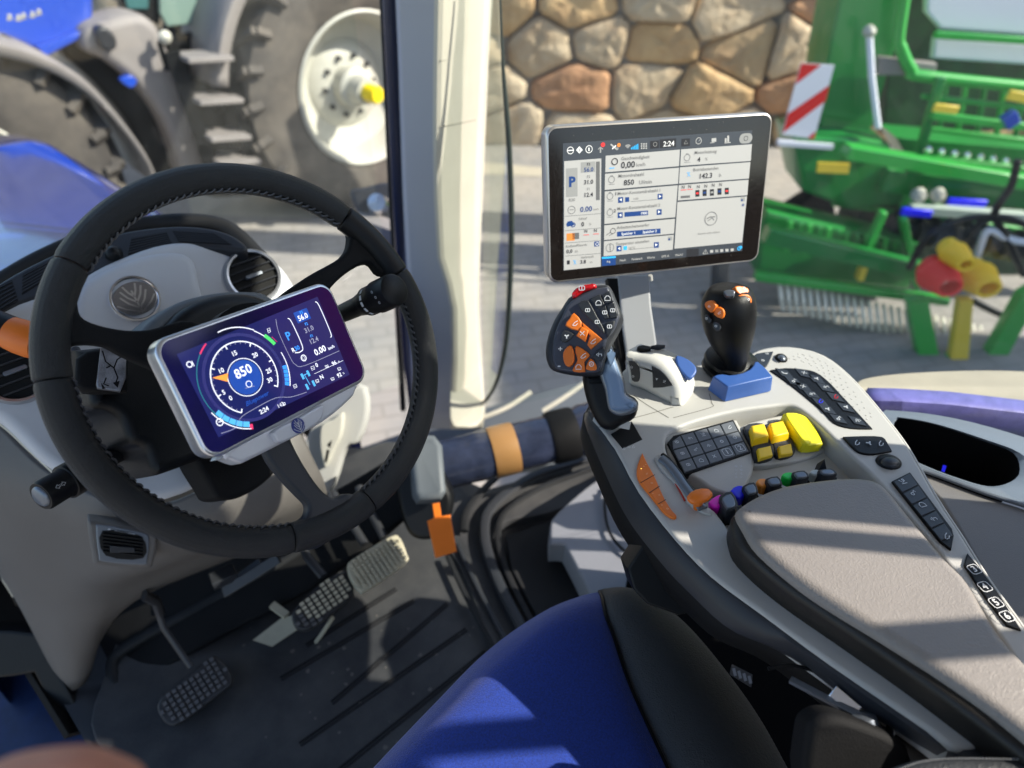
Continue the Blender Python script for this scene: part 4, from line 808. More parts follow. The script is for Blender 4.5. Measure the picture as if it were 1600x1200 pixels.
# pad
ZP = ZA+.040
mb = MB(); mb.slab(zs(sm([(1144, 805), (1152, 797), (1190, 778), (1232, 764), (1300, 755), (1345, 754), (1366, 764), (1382, 780), (1406, 810), (1464, 876), (1506, 918), (1555, 1000), (1645, 1095), (1800, 1300), (1800, 1330), (1600, 1178), (1450, 1066), (1337, 988), (1225, 912), (1161, 856), (1146, 825)], 4), ZP-.010), UP, .042, .010, 4); pb = mb.build('pad_side', M['padside'], cs)
PO = sm([(1152, 797), (1158, 786), (1190, 767), (1232, 753), (1300, 743), (1345, 742), (1376, 750), (1398, 770), (1422, 800), (1480, 868), (1518, 908), (1568, 990), (1655, 1090), (1790, 1300), (1790, 1310), (1600, 1146), (1487, 1062), (1375, 990), (1262, 918), (1188, 858), (1163, 822)], 4)
mb = MB(); mb.slab(zs(PO, ZP), UP, .040, .0115, 7); pd_ = mb.build('pad', M['pad'], cs, ang=70)
mb = MB(); mb.tube([hz(u, v, ZP-.011) for u, v in PO[-28:]+PO[:2]], .0022, 6); mb.build('piping', M['padside'], pd_)
# symbols ----------------------------------------------------
def sym(mb, F, x, y, s, k, mi=0, h=.0008):
    def rb(p, w_=.13, c=False): mb.ribbon(F, [(x+a*s, y+b*s) for a, b in p], w_*s, h, mi, c)
    k = k % 12
    if k == 0: rb(circ(.42, 12), c=True); rb([(-.2, 0), (.2, 0)])
    elif k == 1: rb([(-.5, -.4), (-.1, .1), (.5, .45)]); rb([(-.4, -.5), (.1, -.45), (.5, -.1)])
    elif k == 2: rb(rr(.8, .6, .15, 2), c=True); rb([(0, -.3), (0, .3)])
    elif k == 3: rb([(-.5, -.3), (0, .4), (.5, -.3)]); rb([(0, -.5), (0, .1)])
    elif k == 4: rb(circ(.25, 8, -.2, -.2), c=True); rb([(0, 0), (.45, .4), (.5, 0)])
    elif k == 5: rb([(-.4, .4), (.4, -.4)]); rb([(-.4, -.4), (.4, .4)])
    elif k == 6: rb(circ(.35, 10), .2, c=True)
    elif k == 7: rb([(-.5, -.45), (.5, -.45)]); rb([(-.45, .4), (-.1, -.2), (.45, .1)]); rb(circ(.16, 8, .25, .3), c=True)
    elif k == 8: rb([(-.45, 0), (-.1, .35), (-.1, -.35), (-.45, 0)]); rb([(0, .1), (.5, .1), (.5, -.3)])
    elif k == 9: rb([(-.5, .1), (-.2, .45), (.2, .45), (.5, .1), (.5, -.4), (-.5, -.4), (-.5, .1)])
    elif k == 10:
        for i in range(3): rb([(0, 0), (.45*math.cos(i*2.09+.5), .45*math.sin(i*2.09+.5))], .25)
    else: rb([(-.45, .4), (-.3, -.1), (.1, -.35), (.4, -.3)], .22)
def keypad(name, par, quads, z, m, syms, th=.006, bev=.0008, symm='dimwhite', gap=.0, ssize=.006, plate=None, keyname='key', F=None, symname='symbols'):
    F = F or Fr((.4, .3, z), (0, 0, 1), TXT.x)
    if plate: mb = MB(); mb.slab([F.px(u, v, -.0012) for u, v in plate], F.n, .012, .001, 2); p = mb.build(name, M['black'], par)
    else: p = None
    tgt = p or par
    for q in quads:
        c = V((0, 0))
        for a in q: c += V(a)
        c /= len(q); mb = MB(); mb.slab([F.px(*(V(a)+(c-V(a))*gap)) for a in q], F.n, th, bev, 2); mb.build(keyname, m if not isinstance(m, str) else M[m], tgt)
    if syms:
        g = MB(); ms_ = [M[symm]]+[M['red'], M['p_blue'], M['orange']]
        for (u, v, k, *r_) in syms:
            x, y = F.l(u, v)
            if isinstance(k, str): g.text(F, x, y, k, ssize*1.15, .0008, r_[0] if r_ else 0, .015); g.ribbon(F, rr(ssize*1.3, ssize*1.25, ssize*.3, 3, x, y), ssize*.08, .0008, 0, True)
            else: sym(g, F, x, y, ssize*.62, k, r_[0] if r_ else 0)
        g.build(symname, ms_, tgt, flat=True)
    return p
# 15-key pad
Q = [c3(392, 528), c3(722, 438), c3(802, 592), c3(478, 700)]
quads = []; syms = []
for j in range(3):
    for i in range(5):
        q = [tuple(qlerp(Q, (i+a)/5, (j+b)/3)) for a, b in ((.04, .05), (.96, .05), (.96, .95), (.04, .95))]
        if i == 0 and j == 0: q[0] = tuple((V(q[0])+V(q[1])*.6+V(q[3])*.6)/2.2)
        quads.append(q); c = qlerp(Q, (i+.5)/5, (j+.5)/3)
        syms.append((c[0], c[1], [2, 8, 7, 9, 1, 2, 4, 3, 6, 0, 2, 9, 5, '1', '2'][j*5+i]) if True else 0)
KF = Fr(hz(*c3(600, 570), ZA-.006), V((0, -.12, 1)), TXT.x)
keypad('function_keypad', cs, quads, 0, 'greykey', syms, F=KF, plate=[tuple(qlerp(Q, a, b)) for a, b in ((-.02, .1), (.1, -.03), (1.01, -.03), (1.02, 1.03), (-.01, 1.04))], ssize=.0085, th=.004)
mb = MB(); mb.slab([KF.px(*c3(a, b), -.005) for a, b in sm([(385, 560), (400, 500), (740, 430), (740, 430), (830, 640), (760, 800), (640, 790), (560, 740), (440, 660)], 3)], KF.n, .02, .004, 3); mb.build('keypad_mount', M['shell'], cs)
g = MB()
for k in range(4):
    for j in range(2): sym(g, KF, *KF.l(*c3(742+j*26, 655+k*18)), .0035, 2+k+j*3, 0, -.0046)
g.build('switch_legend', M['dimwhite'], cs, flat=True)
# yellow rockers
RF = Fr(hz(*c3(900, 530), ZA-.012), V((0, -.15, 1)), TXT.x)
for nm, B, T, Lw in (('a', [(775, 468), (870, 450), (900, 520), (928, 570), (922, 622), (835, 636), (815, 560)], [(812, 462), (878, 450), (902, 512), (826, 530)], [(845, 577), (910, 562), (922, 610), (854, 630)]),
                     ('b', [(878, 460), (975, 440), (1005, 510), (1030, 550), (1027, 604), (942, 618), (915, 540)], [(903, 450), (972, 436), (1003, 500), (924, 518)], [(950, 566), (1012, 551), (1022, 600), (958, 613)])):
    mb = MB(); mb.slab([RF.px(*c3(*p)) for p in sm(B, 3)], RF.n, .014, .002, 3); r_ = mb.build('rocker_base', M['greyplas'], cs)
    mb = MB(); mb.slab([RF.px(*c3(*p), .011) for p in sm([x for p in T for x in (p, )], 1)], (RF.n+V((0, .15, 0))), .012, .0025, 3, taper=.001); mb.build('yellow_rocker', M['yellow'], cs)
    mb = MB(); mb.slab([RF.px(*c3(*p), .006) for p in Lw], RF.n, .006, .0018, 3); mb.build('yellow_button', M['yellow'], cs)
mb = MB(); mb.slab([RF.px(*c3(*p), .010) for p in sm([(975, 402), (975, 402), (1035, 398), (1105, 430), (1150, 500), (1172, 555), (1172, 555), (1082, 562), (1050, 520)], 3)], RF.n, .014, .002, 3); mb.build('yellow_long_button', M['lemon'], cs)
mb = MB(); mb.slab([RF.px(*c3(*p), .0125) for p in sm([(985, 410), (1020, 408), (1110, 520), (1105, 552), (1085, 552), (1050, 510)], 3)], RF.n, .006, .002, 3); mb.build('raised_strip', M['lemon'], cs)
mb = MB(); mb.slab([RF.px(*c3(*p), -.006) for p in sm([(750, 470), (960, 410), (1040, 390), (1130, 430), (1190, 560), (1160, 600), (1040, 640), (830, 660), (800, 560)], 3)], RF.n, .012, .003, 3); mb.build('switch_tray', M['shell'], cs)
# coloured paddle switches
PFz = ZA-.002
for nm, col_, A, B in (('m', 'magenta', [(598, 846), (640, 812), (668, 812), (664, 862), (628, 872)], [(655, 812), (715, 788), (748, 850), (735, 880), (690, 888), (662, 850)]),
                       ('b', 'blue', [(708, 788), (745, 762), (778, 770), (776, 815), (742, 828)], [(770, 762), (828, 742), (850, 790), (835, 806), (800, 812), (780, 790)]),
                       ('o', 'lightorange', [(836, 744), (858, 726), (892, 732), (890, 765), (862, 772)], [(885, 726), (945, 712), (970, 748), (955, 762), (912, 765), (896, 750)]),
                       ('g', 'green', [(964, 712), (985, 696), (1022, 698), (1026, 726), (995, 734)], [(1018, 694), (1078, 684), (1104, 712), (1092, 724), (1045, 730), (1028, 716)]),
                       ('w', 'palegrey', [(1104, 698), (1122, 682), (1152, 684), (1160, 706), (1130, 714)], [(1148, 682), (1210, 674), (1240, 692), (1238, 706), (1180, 712), (1158, 702)])):
    mb = MB(); mb.slab(zs([c3(*p) for p in sm(A, 2)], PFz+.002), UP+V((-.2, 0, 0)), .014, .002, 3); pw = mb.build('paddle_switch', M['p_'+col_], cs, label={'m': 'magenta paddle', 'b': 'blue paddle', 'o': 'orange paddle', 'g': 'green paddle', 'w': 'pale grey paddle'}[nm]+' switch half hidden behind the pad')
    mb = MB(); mb.slab(zs([c3(*p) for p in sm(B, 2)], PFz+.008), UP, .022, .0025, 3); cp_ = mb.build('cap', M['greyplas'], pw)
    c = V((0, 0))
    for p in B: c += V(p)
    c /= len(B); mb = MB(); mb.slab(zs([c3(*(V(p)*.72+c*.28)) for p in sm(B, 2)], PFz+.0105), UP, .003, .0016, 3); mb.build('finger_pad', M['gunmetal'], cp_)
    mb = MB(); mb.slab(zs([c3(*(V(p)+V((4, 30)))) for p in B], PFz-.012), UP, .02, .002, 2); mb.build('paddle_body', M['black'], pw)
mb = MB(); mb.lathe(hz(*c3(1165, 668), ZA), UP, [(.007, -.02), (.006, 0), (0, .012)], 4); mb.build('pointer', M['greyplas'], cs)
# orange key strip
OL = [c3(*p) for p in sm([(268, 598), (268, 598), (298, 660), (328, 712), (352, 768), (384, 836), (420, 890), (440, 912), (432, 926), (405, 918), (372, 892), (345, 858), (300, 802), (258, 750), (240, 705), (245, 655)], 2)]
mb = MB(); mb.slab(zs(OL, ZA+.003), UP, .01, .0015, 3); os_ = mb.build('orange_key_strip', M['orange'], cs)
SFz = Fr((.4, .3, ZA+.003), (0, 0, 1), TXT.x); g = MB()
for a, b in (((256, 752), (330, 710)), ((300, 803), (354, 767)), ((345, 858), (386, 834))): g.ribbon(SFz, [SFz.l(*c3(*a)), SFz.l(*c3(*b))], .0008, .0003)
g.build('key_gaps', M['padside'], os_, flat=True)
g = MB(); mk = mat('amber_marking', (.9, .5, .25), .5)
for a, b, k in ((290, 705, 4), (315, 752, 2), (352, 812, 5), (393, 880, 6)): sym(g, SFz, *SFz.l(*c3(a, b)), .0028, k, 0, .0004)
for a, b in ((262, 680), (275, 668), (285, 660), (320, 803), (366, 862)): g.ribbon(SFz, circ(.0004, 6, *SFz.l(*c3(a, b))), .0006, .0004, 0 if a > 265 else 1, True)
g.build('key_symbols', [mk, emi('lit_amber', (1, .8, .1), 1)], os_, flat=True)
# slider
mb = MB(); sp_ = sm([hz(*c3(*p), ZA+.0045) for p in ((362, 626), (395, 650), (440, 705), (480, 765), (520, 815), (570, 880))], 4, False); mb.tube(sp_, .0062, 10, sq=.5); sl2 = mb.build('slider_track', M['gunmetal'], cs)
mb = MB(); mb.tube([p+V((.005, .003, .001)) for p in sp_], .003, 8, sq=.5); mb.build('slot', M['black'], sl2)
mb = MB(); mb.tube(sm([hz(*c3(*p), ZA+.0012) for p in ((346, 654), (380, 685), (420, 735), (455, 790), (480, 840))], 4, False), .0011, 6); mb.build('red_line', mat('red_line', (.5, .03, .01), .5), sl2)
mb = MB(); c_ = hz(*c3(555, 818), ZA+.018); xa = (hz(*c3(600, 795), ZA+.02)-hz(*c3(510, 828), ZA+.02)).normalized()
mb.tube([c_-xa*.015, c_-xa*.013, c_-xa*.006, c_, c_+xa*.006, c_+xa*.013, c_+xa*.015], [.002, .0055, .0085, .009, .0085, .0055, .002], 18, sq=.7); mb.tube([c_+V((0, 0, -.02)), c_], .005, 10); mb.build('slider_knob', M['orange'], sl2)
mb = MB(); mb.slab(zs([c3(*p) for p in sm([(330, 625), (365, 612), (420, 660), (500, 760), (610, 890), (600, 905), (560, 890), (500, 850), (440, 760), (370, 690)], 3)], ZA+.003), UP, .006, .002, 3); mb.build('slider_ridge', M['shell'], cs)
# right-hand key panels
PL = [c4(*p) for p in sm([(133, 145), (133, 145), (190, 137), (250, 140), (310, 152), (360, 188), (410, 240), (534, 374), (534, 374), (450, 372), (385, 352), (335, 302), (230, 215)], 3)]
cen = [(190, 157, 11), (265, 157, 5), (225, 188, 4), (315, 180, 10), (262, 210, 5), (350, 213, 8), (296, 240, 8), (388, 250, 1, 1), (328, 268, 1, 2), (430, 291, 10), (358, 299, 10), (474, 343, 3), (400, 335, 4)]
e1, e2 = V((52, 11)), V((27, 33))
qs = []
for c in cen:
    m_ = V(c[:2]); qs.append([c4(*(m_+e1*a/2*.92+e2*b/2*.92)) for a, b in ((-1, -1), (1, -1), (1, 1), (-1, 1))])
keypad('audio_keypad', cs, qs, ZA+.0032, 'key', [(*c4(c[0], c[1]), c[2], *(c[3:])) for c in cen], plate=PL, ssize=.0115, th=.002, bev=.0004)
P3_ = [c4(*p) for p in sm([(418, 405), (418, 405), (500, 402), (570, 405), (590, 425), (610, 460), (610, 460), (560, 470), (520, 473), (480, 465), (450, 440)], 2)]
keypad('three_key_pad', cs, [], ZA+.004, 'key', [(*c4(470, 430), 1), (*c4(519, 432), 10), (*c4(563, 433), 1)], plate=P3_, ssize=.0125)
P5_ = [c4(*p) for p in ((610, 578), (680, 543), (845, 765), (852, 792), (842, 845), (800, 815), (740, 742))]
A_, B_, C_, D_ = V((612, 580)), V((680, 545)), V((850, 790)), V((800, 812))
qs = [[c4(*(A_.lerp(D_, t0)*.96+B_.lerp(C_, t0)*.04)), c4(*(A_.lerp(D_, t0)*.04+B_.lerp(C_, t0)*.96)), c4(*(A_.lerp(D_, t1)*.04+B_.lerp(C_, t1)*.96)), c4(*(A_.lerp(D_, t1)*.96+B_.lerp(C_, t1)*.04))] for t0, t1 in ((.01, .19), (.21, .39), (.41, .59), (.61, .79), (.81, 1.0))]
keypad('five_key_strip', cs, qs, ZA+.0045, 'key', [(*c4(650, 582), 7), (*c4(690, 626), 4), (*c4(727, 673), 9), (*c4(770, 728), 8), (*c4(820, 795), 1)], plate=P5_, ssize=.0115, th=.003)
P6_ = [c4(*p) for p in ((905, 860), (952, 915), (1035, 1030), (1116, 1160), (1060, 1142), (975, 1030), (892, 905))]
keypad('numbered_key_strip', cs, [], ZA+.004, 'key', [(*c4(930, 925), '3'), (*c4(971, 993), '4'), (*c4(1015, 1055), '5'), (*c4(1058, 1109), '6')], plate=P6_, ssize=.0085, symm='white')
mb = MB(); mb.slab(zs([c4(*p) for p in sm([(66, 100), (80, 80), (146, 72), (146, 72), (130, 110), (112, 132), (85, 120)], 2)], ZA+.004), UP, .006, .001, 2); sk = mb.build('corner_key', M['key'], cs)
g = MB(); KZ = Fr((.4, .3, ZA+.004), (0, 0, 1), TXT.x); sym(g, KZ, *KZ.l(*c4(122, 82)), .005, 2, 0, .0004); sym(g, KZ, *KZ.l(*c4(105, 108)), .005, 6, 0, .0004); g.build('symbols', M['dimwhite'], sk, flat=True)
def oval(u, v, rx, ry, m, nm, z=ZA, h=.006):
    c = hz(u, v, z); x = rot((1, .15, 0)); y = UP.cross(x); rows = []
    for k in range(7):
        a = math.pi/2*k/6; rows.append([c+(x*rx*math.cos(6.2832*i/24)+y*ry*math.sin(6.2832*i/24))*max(math.cos(a), .02)+UP*h*math.sin(a) for i in range(24)])
    o = MB(); o.grid(rows, closed=True, flip=True); return o.build(nm, M[m], cs)
mb = MB()
oval(*c4(176, 101), .0085, .0095, 'black', 'bezel_button'); oval(*c4(178, 99), .005, .0065, 'gunmetal', 'oval_button', ZA+.004, .004)
oval(*c4(596, 506), .0150, .0125, 'black', 'trim_knob'); oval(*c4(602, 508), .011, .008, 'key', 'knob_face', ZA+.004, .005)
mb = MB()
for i in range(21):
    for j in range(3):
        t = i/20; P = sm([V(p) for p in ((215, 95), (270, 108), (330, 140), (380, 190), (440, 262), (500, 340))], 20, False); q = P[int(t*100)]
        q = c4(q[0]+j*17+(8 if i % 2 else 0)-6, q[1]-j*9+6); c = hz(*q, ZA); mb.lathe(c, UP, [(.0013, -.0002), (.001, .0005), (0, .0007)], 6)
gb = mb.build('grip_dots', M['shell'], sh); gb['kind'] = 'stuff'
g = MB(); ZF = Fr((.4, .3, ZA), (0, 0, 1), TXT.x)
for a, b, k in ((175, 580, 1), (200, 572, 3), (222, 570, 1)): sym(g, ZF, *ZF.l(*c3(a, b)), .004, k, 0, .0004)
g.build('shell_marks', M['white'], sh, flat=True)
g = MB()
for L in ([(935, 668), (1010, 648), (1052, 636)], [(990, 618), (1010, 632), (1045, 653)], [(1052, 653), (1110, 637), (1112, 630), (1108, 615)]): g.ribbon(ZF, [ZF.l(*p) for p in sm(L, 4, False)], .0011, .0003)
g.build('panel_joints', mat('joint_grey', (.16, .155, .14), .8), sh, flat=True)
# blue cover block
bc = thing('blue_cover', 'plain blue plastic cover block with a curved notch at the foot of the black joystick', 'cover block', hz(1160, 610, ZA))
mb = MB(); ZB = ZA+.024
mb.slab(zs([c2(*p) for p in ((1155, 706), (1180, 694), (1215, 690), (1260, 697), (1300, 694), (1350, 682), (1395, 660), (1418, 635), (1428, 610), (1450, 608), (1500, 650), (1548, 706), (1540, 712), (1400, 743), (1255, 775), (1240, 768))], ZB), UP, .023, .0022, 3, taper=.002)
mb.build('block', M['blueplas'], bc)
# joystick
js = thing('joystick', 'black egg shaped joystick with orange and black buttons behind the blue cover', 'joystick', hz(1145, 590, ZA))
dJ = (hz(1145, 592, ZA)-CAM).dot(AD)
jp = [(1146, 592, 24), (1147, 579, 17), (1148, 567, 18), (1147, 553, 23), (1144, 536, 31), (1141, 516, 38), (1139, 496, 41.5), (1138, 479, 42), (1137, 464, 39), (1136, 454, 32), (1136, 448, 22), (1136, 446, 4)]
jj = sm([(a, b, r) for a, b, r in jp], 3, False)
jd = lambda v: dJ-.055*(592-v)/146
mb = MB()
mb.tube([at(p[0], p[1], jd(p[1])) for p in jj], [p[2]*jd(p[1])/FPX for p in jj], 32); hd = mb.build('grip', M['black'], js, ang=180)
def jsurf(u, v, e=.0):
    k = min(range(len(jj)), key=lambda i: abs(jj[i][1]-v)); r = jj[k][2]; du = u-jj[k][0]; d = jd(v)
    return at(u, v, d-math.sqrt(max(r*r-du*du, 0))*d/FPX-e)
def jbtn(L, m, nm, sy=None, e=.0030):
    F_ = [c2(*p) for p in sm(L, 2)]; cu = sum(p[0] for p in F_)/len(F_); cv = sum(p[1] for p in F_)/len(F_)
    k = min(range(len(jj)), key=lambda i: abs(jj[i][1]-cv)); c = jsurf(cu, cv, 0)
    n = (c-at(jj[k][0], cv, jd(cv))).normalized(); n = (n*.55+(CAM-c).normalized()*.45+AU*(.35 if cv < 462 else 0)).normalized(); c = c+n*e
    JF = Fr(c, n, AX); pts = [JF.px(u, v) for u, v in F_]
    o = MB(); o.slab(pts, n, .012, .0016, 3); b = o.build(nm, M[m], js)
    if sy is not None:
        F = Fr(c+n*.0004, n, AX); g = MB(); sym(g, F, 0, 0, .0036, sy); g.build('symbol', M['white'], b, flat=True)
jbtn([(1298, 120), (1330, 110), (1385, 125), (1390, 160), (1330, 168)], 'orange', 'orange_button', 9)
jbtn([(1322, 175), (1385, 168), (1412, 200), (1405, 232), (1360, 232)], 'orange', 'orange_button', 6)
jbtn([(1102, 222), (1140, 208), (1176, 240), (1160, 275), (1135, 288), (1100, 250)], 'orange', 'orange_button', 3)
jbtn([(1178, 250), (1220, 262), (1230, 300), (1210, 328), (1158, 300)], 'orange', 'orange_button', 1)
jbtn([(1098, 305), (1120, 300), (1142, 330), (1132, 360), (1104, 340)], 'key', 'dark_button', 2)
jbtn([(1158, 345), (1195, 352), (1205, 390), (1180, 412), (1152, 385)], 'key', 'dark_button', 2)
jbtn([(1225, 145), (1265, 135), (1298, 145), (1290, 175), (1245, 178)], 'gunmetal', 'hat_switch', None, .004)
bt = hz(1145, 592, ZA); dy = [-.01, 0]
mb = MB(); bt = bt+AF_*.022; mb.lathe(bt, UP+AX*.1, [(.038, 0), (.037, .005), (.031, .008), (.033, .011), (.038, .013), (.037, .017), (.026, .021), (.018, .030), (.014, .036)], 32); mb.build('boot_disc', M['black'], js)
mb = MB(); mb.lathe(bt, UP+AX*.1, [(.0345, .0125), (.0358, .0135), (.0345, .0156), (.024, .0186)], 32); mb.build('disc_rim', M['gunmetal'], js)
# finger-tip module
mm = thing('fingertip_module', 'small pale mouse shaped module with blue patch between the tall grip and joystick', 'control module', hz(1040, 620, ZA))
pN, pF = hz(*c2(945, 922), ZA), hz(*c2(585, 770), ZA)
xd = (pF-pN).normalized(); nn = xd.cross(UP); nn = nn if nn.dot(CAM-pN) > 0 else -nn
nn = (nn+V((0, 0, .25))).normalized(); MFm = Fr(pN, nn, -xd)
mb = MB(); so = [MFm.px(*c2(*p)) for p in sm([(560, 556), (640, 572), (740, 590), (820, 625), (880, 680), (925, 750), (942, 815), (945, 922), (945, 922), (880, 912), (780, 862), (680, 808), (590, 772), (578, 690)], 4)]
mb.slab(so, nn, .046, .013, 6); md_ = mb.build('housing', mat('pale_module', (.60, .59, .55), .45, bump=.15, bscale=900), mm, ang=70)
def mk_(L, nm, sy):
    mb = MB(); mb.slab([MFm.px(*c2(*p), .0012) for p in sm(L, 2)], nn, .004, .0008, 2); b = mb.build(nm, M['key'], mm)
    g = MB()
    for a, c_, k in sy: sym(g, MFm, *MFm.l(*c2(a, c_)), .0036, k, 0, .0018)
    g.build('symbols', M['white'], b, flat=True)
mk_([(596, 606), (596, 606), (640, 612), (668, 650), (670, 720), (655, 745), (620, 735), (612, 680)], 'dark_button', [(622, 645, 0), (632, 705, 2)])
mk_([(748, 640), (748, 640), (800, 665), (850, 710), (892, 768), (892, 768), (820, 782), (757, 784), (757, 784), (755, 710)], 'dark_button', [(787, 722, 10), (838, 738, 7)])
tN = (so[0]-pF)
def topq(L, h=.0): return L
mb = MB(); q0 = MFm.px(*c2(800, 610)); TP = Fr(q0-nn*.02+UP*.0008, (nn*.35+UP*.9-xd*.28), -xd)
mb.slab([TP.px(*c2(*p)) for p in sm([(912, 572), (950, 575), (1000, 600), (1040, 640), (1045, 680), (1005, 722), (960, 690), (920, 630)], 3)], TP.n, .006, .002, 3); mb.build('blue_patch', M['blueplas'], mm)
mb = MB(); T2 = Fr(MFm.px(*c2(640, 565))-nn*.014+UP*.003, UP, -xd)
mb.slab([T2.px(*c2(*p)) for p in sm([(655, 512), (690, 500), (745, 510), (735, 525), (680, 528)], 2)], UP, .006, .001, 2); mb.build('roller', M['black'], mm)
mb = MB(); mb.slab([T2.px(*c2(*p)) for p in ((745, 505), (790, 496), (840, 500), (800, 512))], UP, .006, .001, 2); mb.build('roller', M['greyplas'], mm)
# multifunction grip
mg = thing('multifunction_grip', 'tall dark control grip with orange keys, red top button and blue palm rest', 'control grip', hz(960, 665, ZA))
GN = (-ray(910, 520)).normalized(); HF2 = Fr(at(910, 520, .83), (GN+AX*(-.12)+AU*.1), AX)
HD = [(185, 205), (215, 175), (330, 112), (440, 98), (478, 120), (505, 180), (550, 290), (545, 350), (515, 420), (485, 470), (455, 540), (430, 610), (412, 690), (300, 702), (190, 692), (95, 668), (58, 620), (45, 540), (62, 440), (105, 330), (150, 260)]
mb = MB(); mb.slab([HF2.px(*c2(*p), -.004) for p in sm(HD, 3)], HF2.n, .034, .009, 5); gh_ = mb.build('grip_head', M['greyplas'], mg, ang=70)
mb = MB(); mb.slab([HF2.px(*c2(*p), .0) for p in sm([(215, 215), (350, 140), (440, 120), (470, 135), (530, 290), (525, 350), (490, 420), (455, 460), (430, 560), (405, 670), (300, 685), (150, 670), (110, 640), (95, 560), (110, 430), (160, 310)], 3)], HF2.n, .012, .003, 4); gfc = mb.build('key_face', mat('slate_face', (.045, .05, .07), .4), gh_)
def gk(L, m, nm, sy, n=2, h=.004):
    mb = MB(); pts = sm(L, n) if n > 1 else L
    mb.slab([HF2.px(*c2(*p), h) for p in pts], HF2.n, .006, .0014, 3); b = mb.build(nm, M[m], mg)
    if sy:
        g = MB()
        for a, c_, k in sy: sym(g, HF2, *HF2.l(*c2(a, c_)), .0062, k, 0, h+.0005)
        g.build('symbol', M['white'], b, flat=True)
mb = MB(); mb.slab([HF2.px(*c2(*p), .001) for p in sm([(222, 160), (250, 125), (310, 100), (372, 96), (384, 112), (375, 125), (300, 152), (235, 192), (225, 180)], 3)], HF2.n, .022, .005, 4); rb_ = mb.build('red_button', M['red'], mg)
g = MB(); sym(g, HF2, *HF2.l(*c2(292, 128)), .008, 2, 0, .0016); g.build('symbol', M['dimwhite'], rb_, flat=True)
gk([(262, 232), (322, 205), (345, 225), (390, 310), (438, 400), (432, 428), (385, 370), (320, 310)], 'key', 'dark_key', [(332, 275, 2), (395, 352, 2)])
gk([(340, 198), (410, 165), (440, 232), (400, 262)], 'key', 'dark_key', [(403, 228, 9)], 1); gk([(418, 172), (472, 142), (500, 215), (446, 230)], 'key', 'dark_key', [(462, 198, 9)], 1)
gk([(402, 270), (446, 240), (470, 325), (440, 332)], 'key', 'dark_key', [(444, 290, 2)], 1); gk([(452, 240), (504, 222), (528, 300), (520, 320), (476, 326)], 'key', 'dark_key', [(496, 276, 2)], 1)
gk([(445, 355), (508, 340), (500, 390), (465, 450), (450, 420)], 'key', 'dark_key', [(475, 382, 2)], 1)
gk([(238, 290), (290, 352), (268, 408), (182, 374), (210, 325)], 'orange', 'orange_key', [(250, 360, 1)])
gk([(290, 350), (425, 462), (350, 530), (325, 500), (345, 440), (300, 390)], 'orange', 'orange_key', [(368, 478, 1)], 1)
gk([(290, 378), (336, 405), (312, 480), (252, 440)], 'orange', 'orange_key', [(298, 428, 5)], 1, .0055)
gk([(172, 402), (232, 425), (232, 440), (190, 482), (150, 470)], 'key', 'dark_key', [(195, 446, 10)])
gk([(432, 512), (438, 580), (410, 608), (372, 590), (370, 560)], 'key', 'dark_key', [(406, 566, 8)])
gk([(210, 503), (236, 540), (238, 610), (205, 645), (175, 620), (168, 550)], 'orange', 'orange_thumbwheel', [], 3, .006)
gk([(256, 505), (335, 556), (335, 580), (305, 615), (312, 678), (235, 676), (235, 650), (262, 600), (248, 550)], 'orange', 'orange_key', [(303, 572, 1), (272, 648, 9)])
gk([(350, 588), (384, 632), (380, 668), (320, 662), (322, 632)], 'orange', 'orange_key', [(357, 628, 0)])
g = MB(); g.text(HF2, *HF2.l(*c2(150, 530)), '+', .010, .0006, 0, .01); g.text(HF2, *HF2.l(*c2(142, 636)), '-', .012, .0006, 0, .01); g.build('plus_minus_marks', M['white'], gfc, flat=True)
NF = Fr(at(965, 600, .855), GN, AX)
mb = MB(); mb.slab([NF.px(*c2(*p), 0) for p in sm([(300, 690), (410, 680), (440, 600), (490, 480), (520, 560), (575, 740), (590, 825), (655, 868), (668, 910), (640, 990), (560, 1035), (490, 1070), (420, 1050), (360, 960), (315, 840)], 3)], NF.n, .036, .012, 5); mb.build('grip_stem', M['black'], mg, ang=70)
mb = MB(); mb.slab([NF.px(*c2(*p), .003) for p in sm([(470, 500), (495, 520), (520, 600), (572, 750), (585, 825), (650, 872), (664, 905), (640, 945), (560, 972), (500, 960), (462, 915), (440, 800), (408, 700), (415, 640), (460, 570)], 3)], NF.n, .02, .005, 4); mb.build('silver_edge', M['gunmetal'], mg, ang=70)
mb = MB(); mb.slab([NF.px(*c2(*p), .0075) for p in sm([(472, 530), (492, 535), (515, 610), (565, 755), (578, 835), (640, 880), (652, 905), (590, 935), (500, 935), (472, 900), (455, 790), (428, 690), (432, 640), (462, 585)], 3)], NF.n, .02, .007, 5); mb.build('palm_rest', M['steelblue'], mg, ang=70)
mb = MB(); mb.slab(zs([c2(*p) for p in ((480, 1085), (620, 1000), (690, 1120), (560, 1180))], ZA+.001), UP, .004, .001, 1); mb.build('gaiter_slot', mat('slot_dark', (.003, .003, .003), .9), mg)
mb = MB(); mb.bar(at(*c2(560, 1050), .87), at(*c2(570, 1000), .87), .016, .01); mb.build('stem_foot', M['shell'], mg)

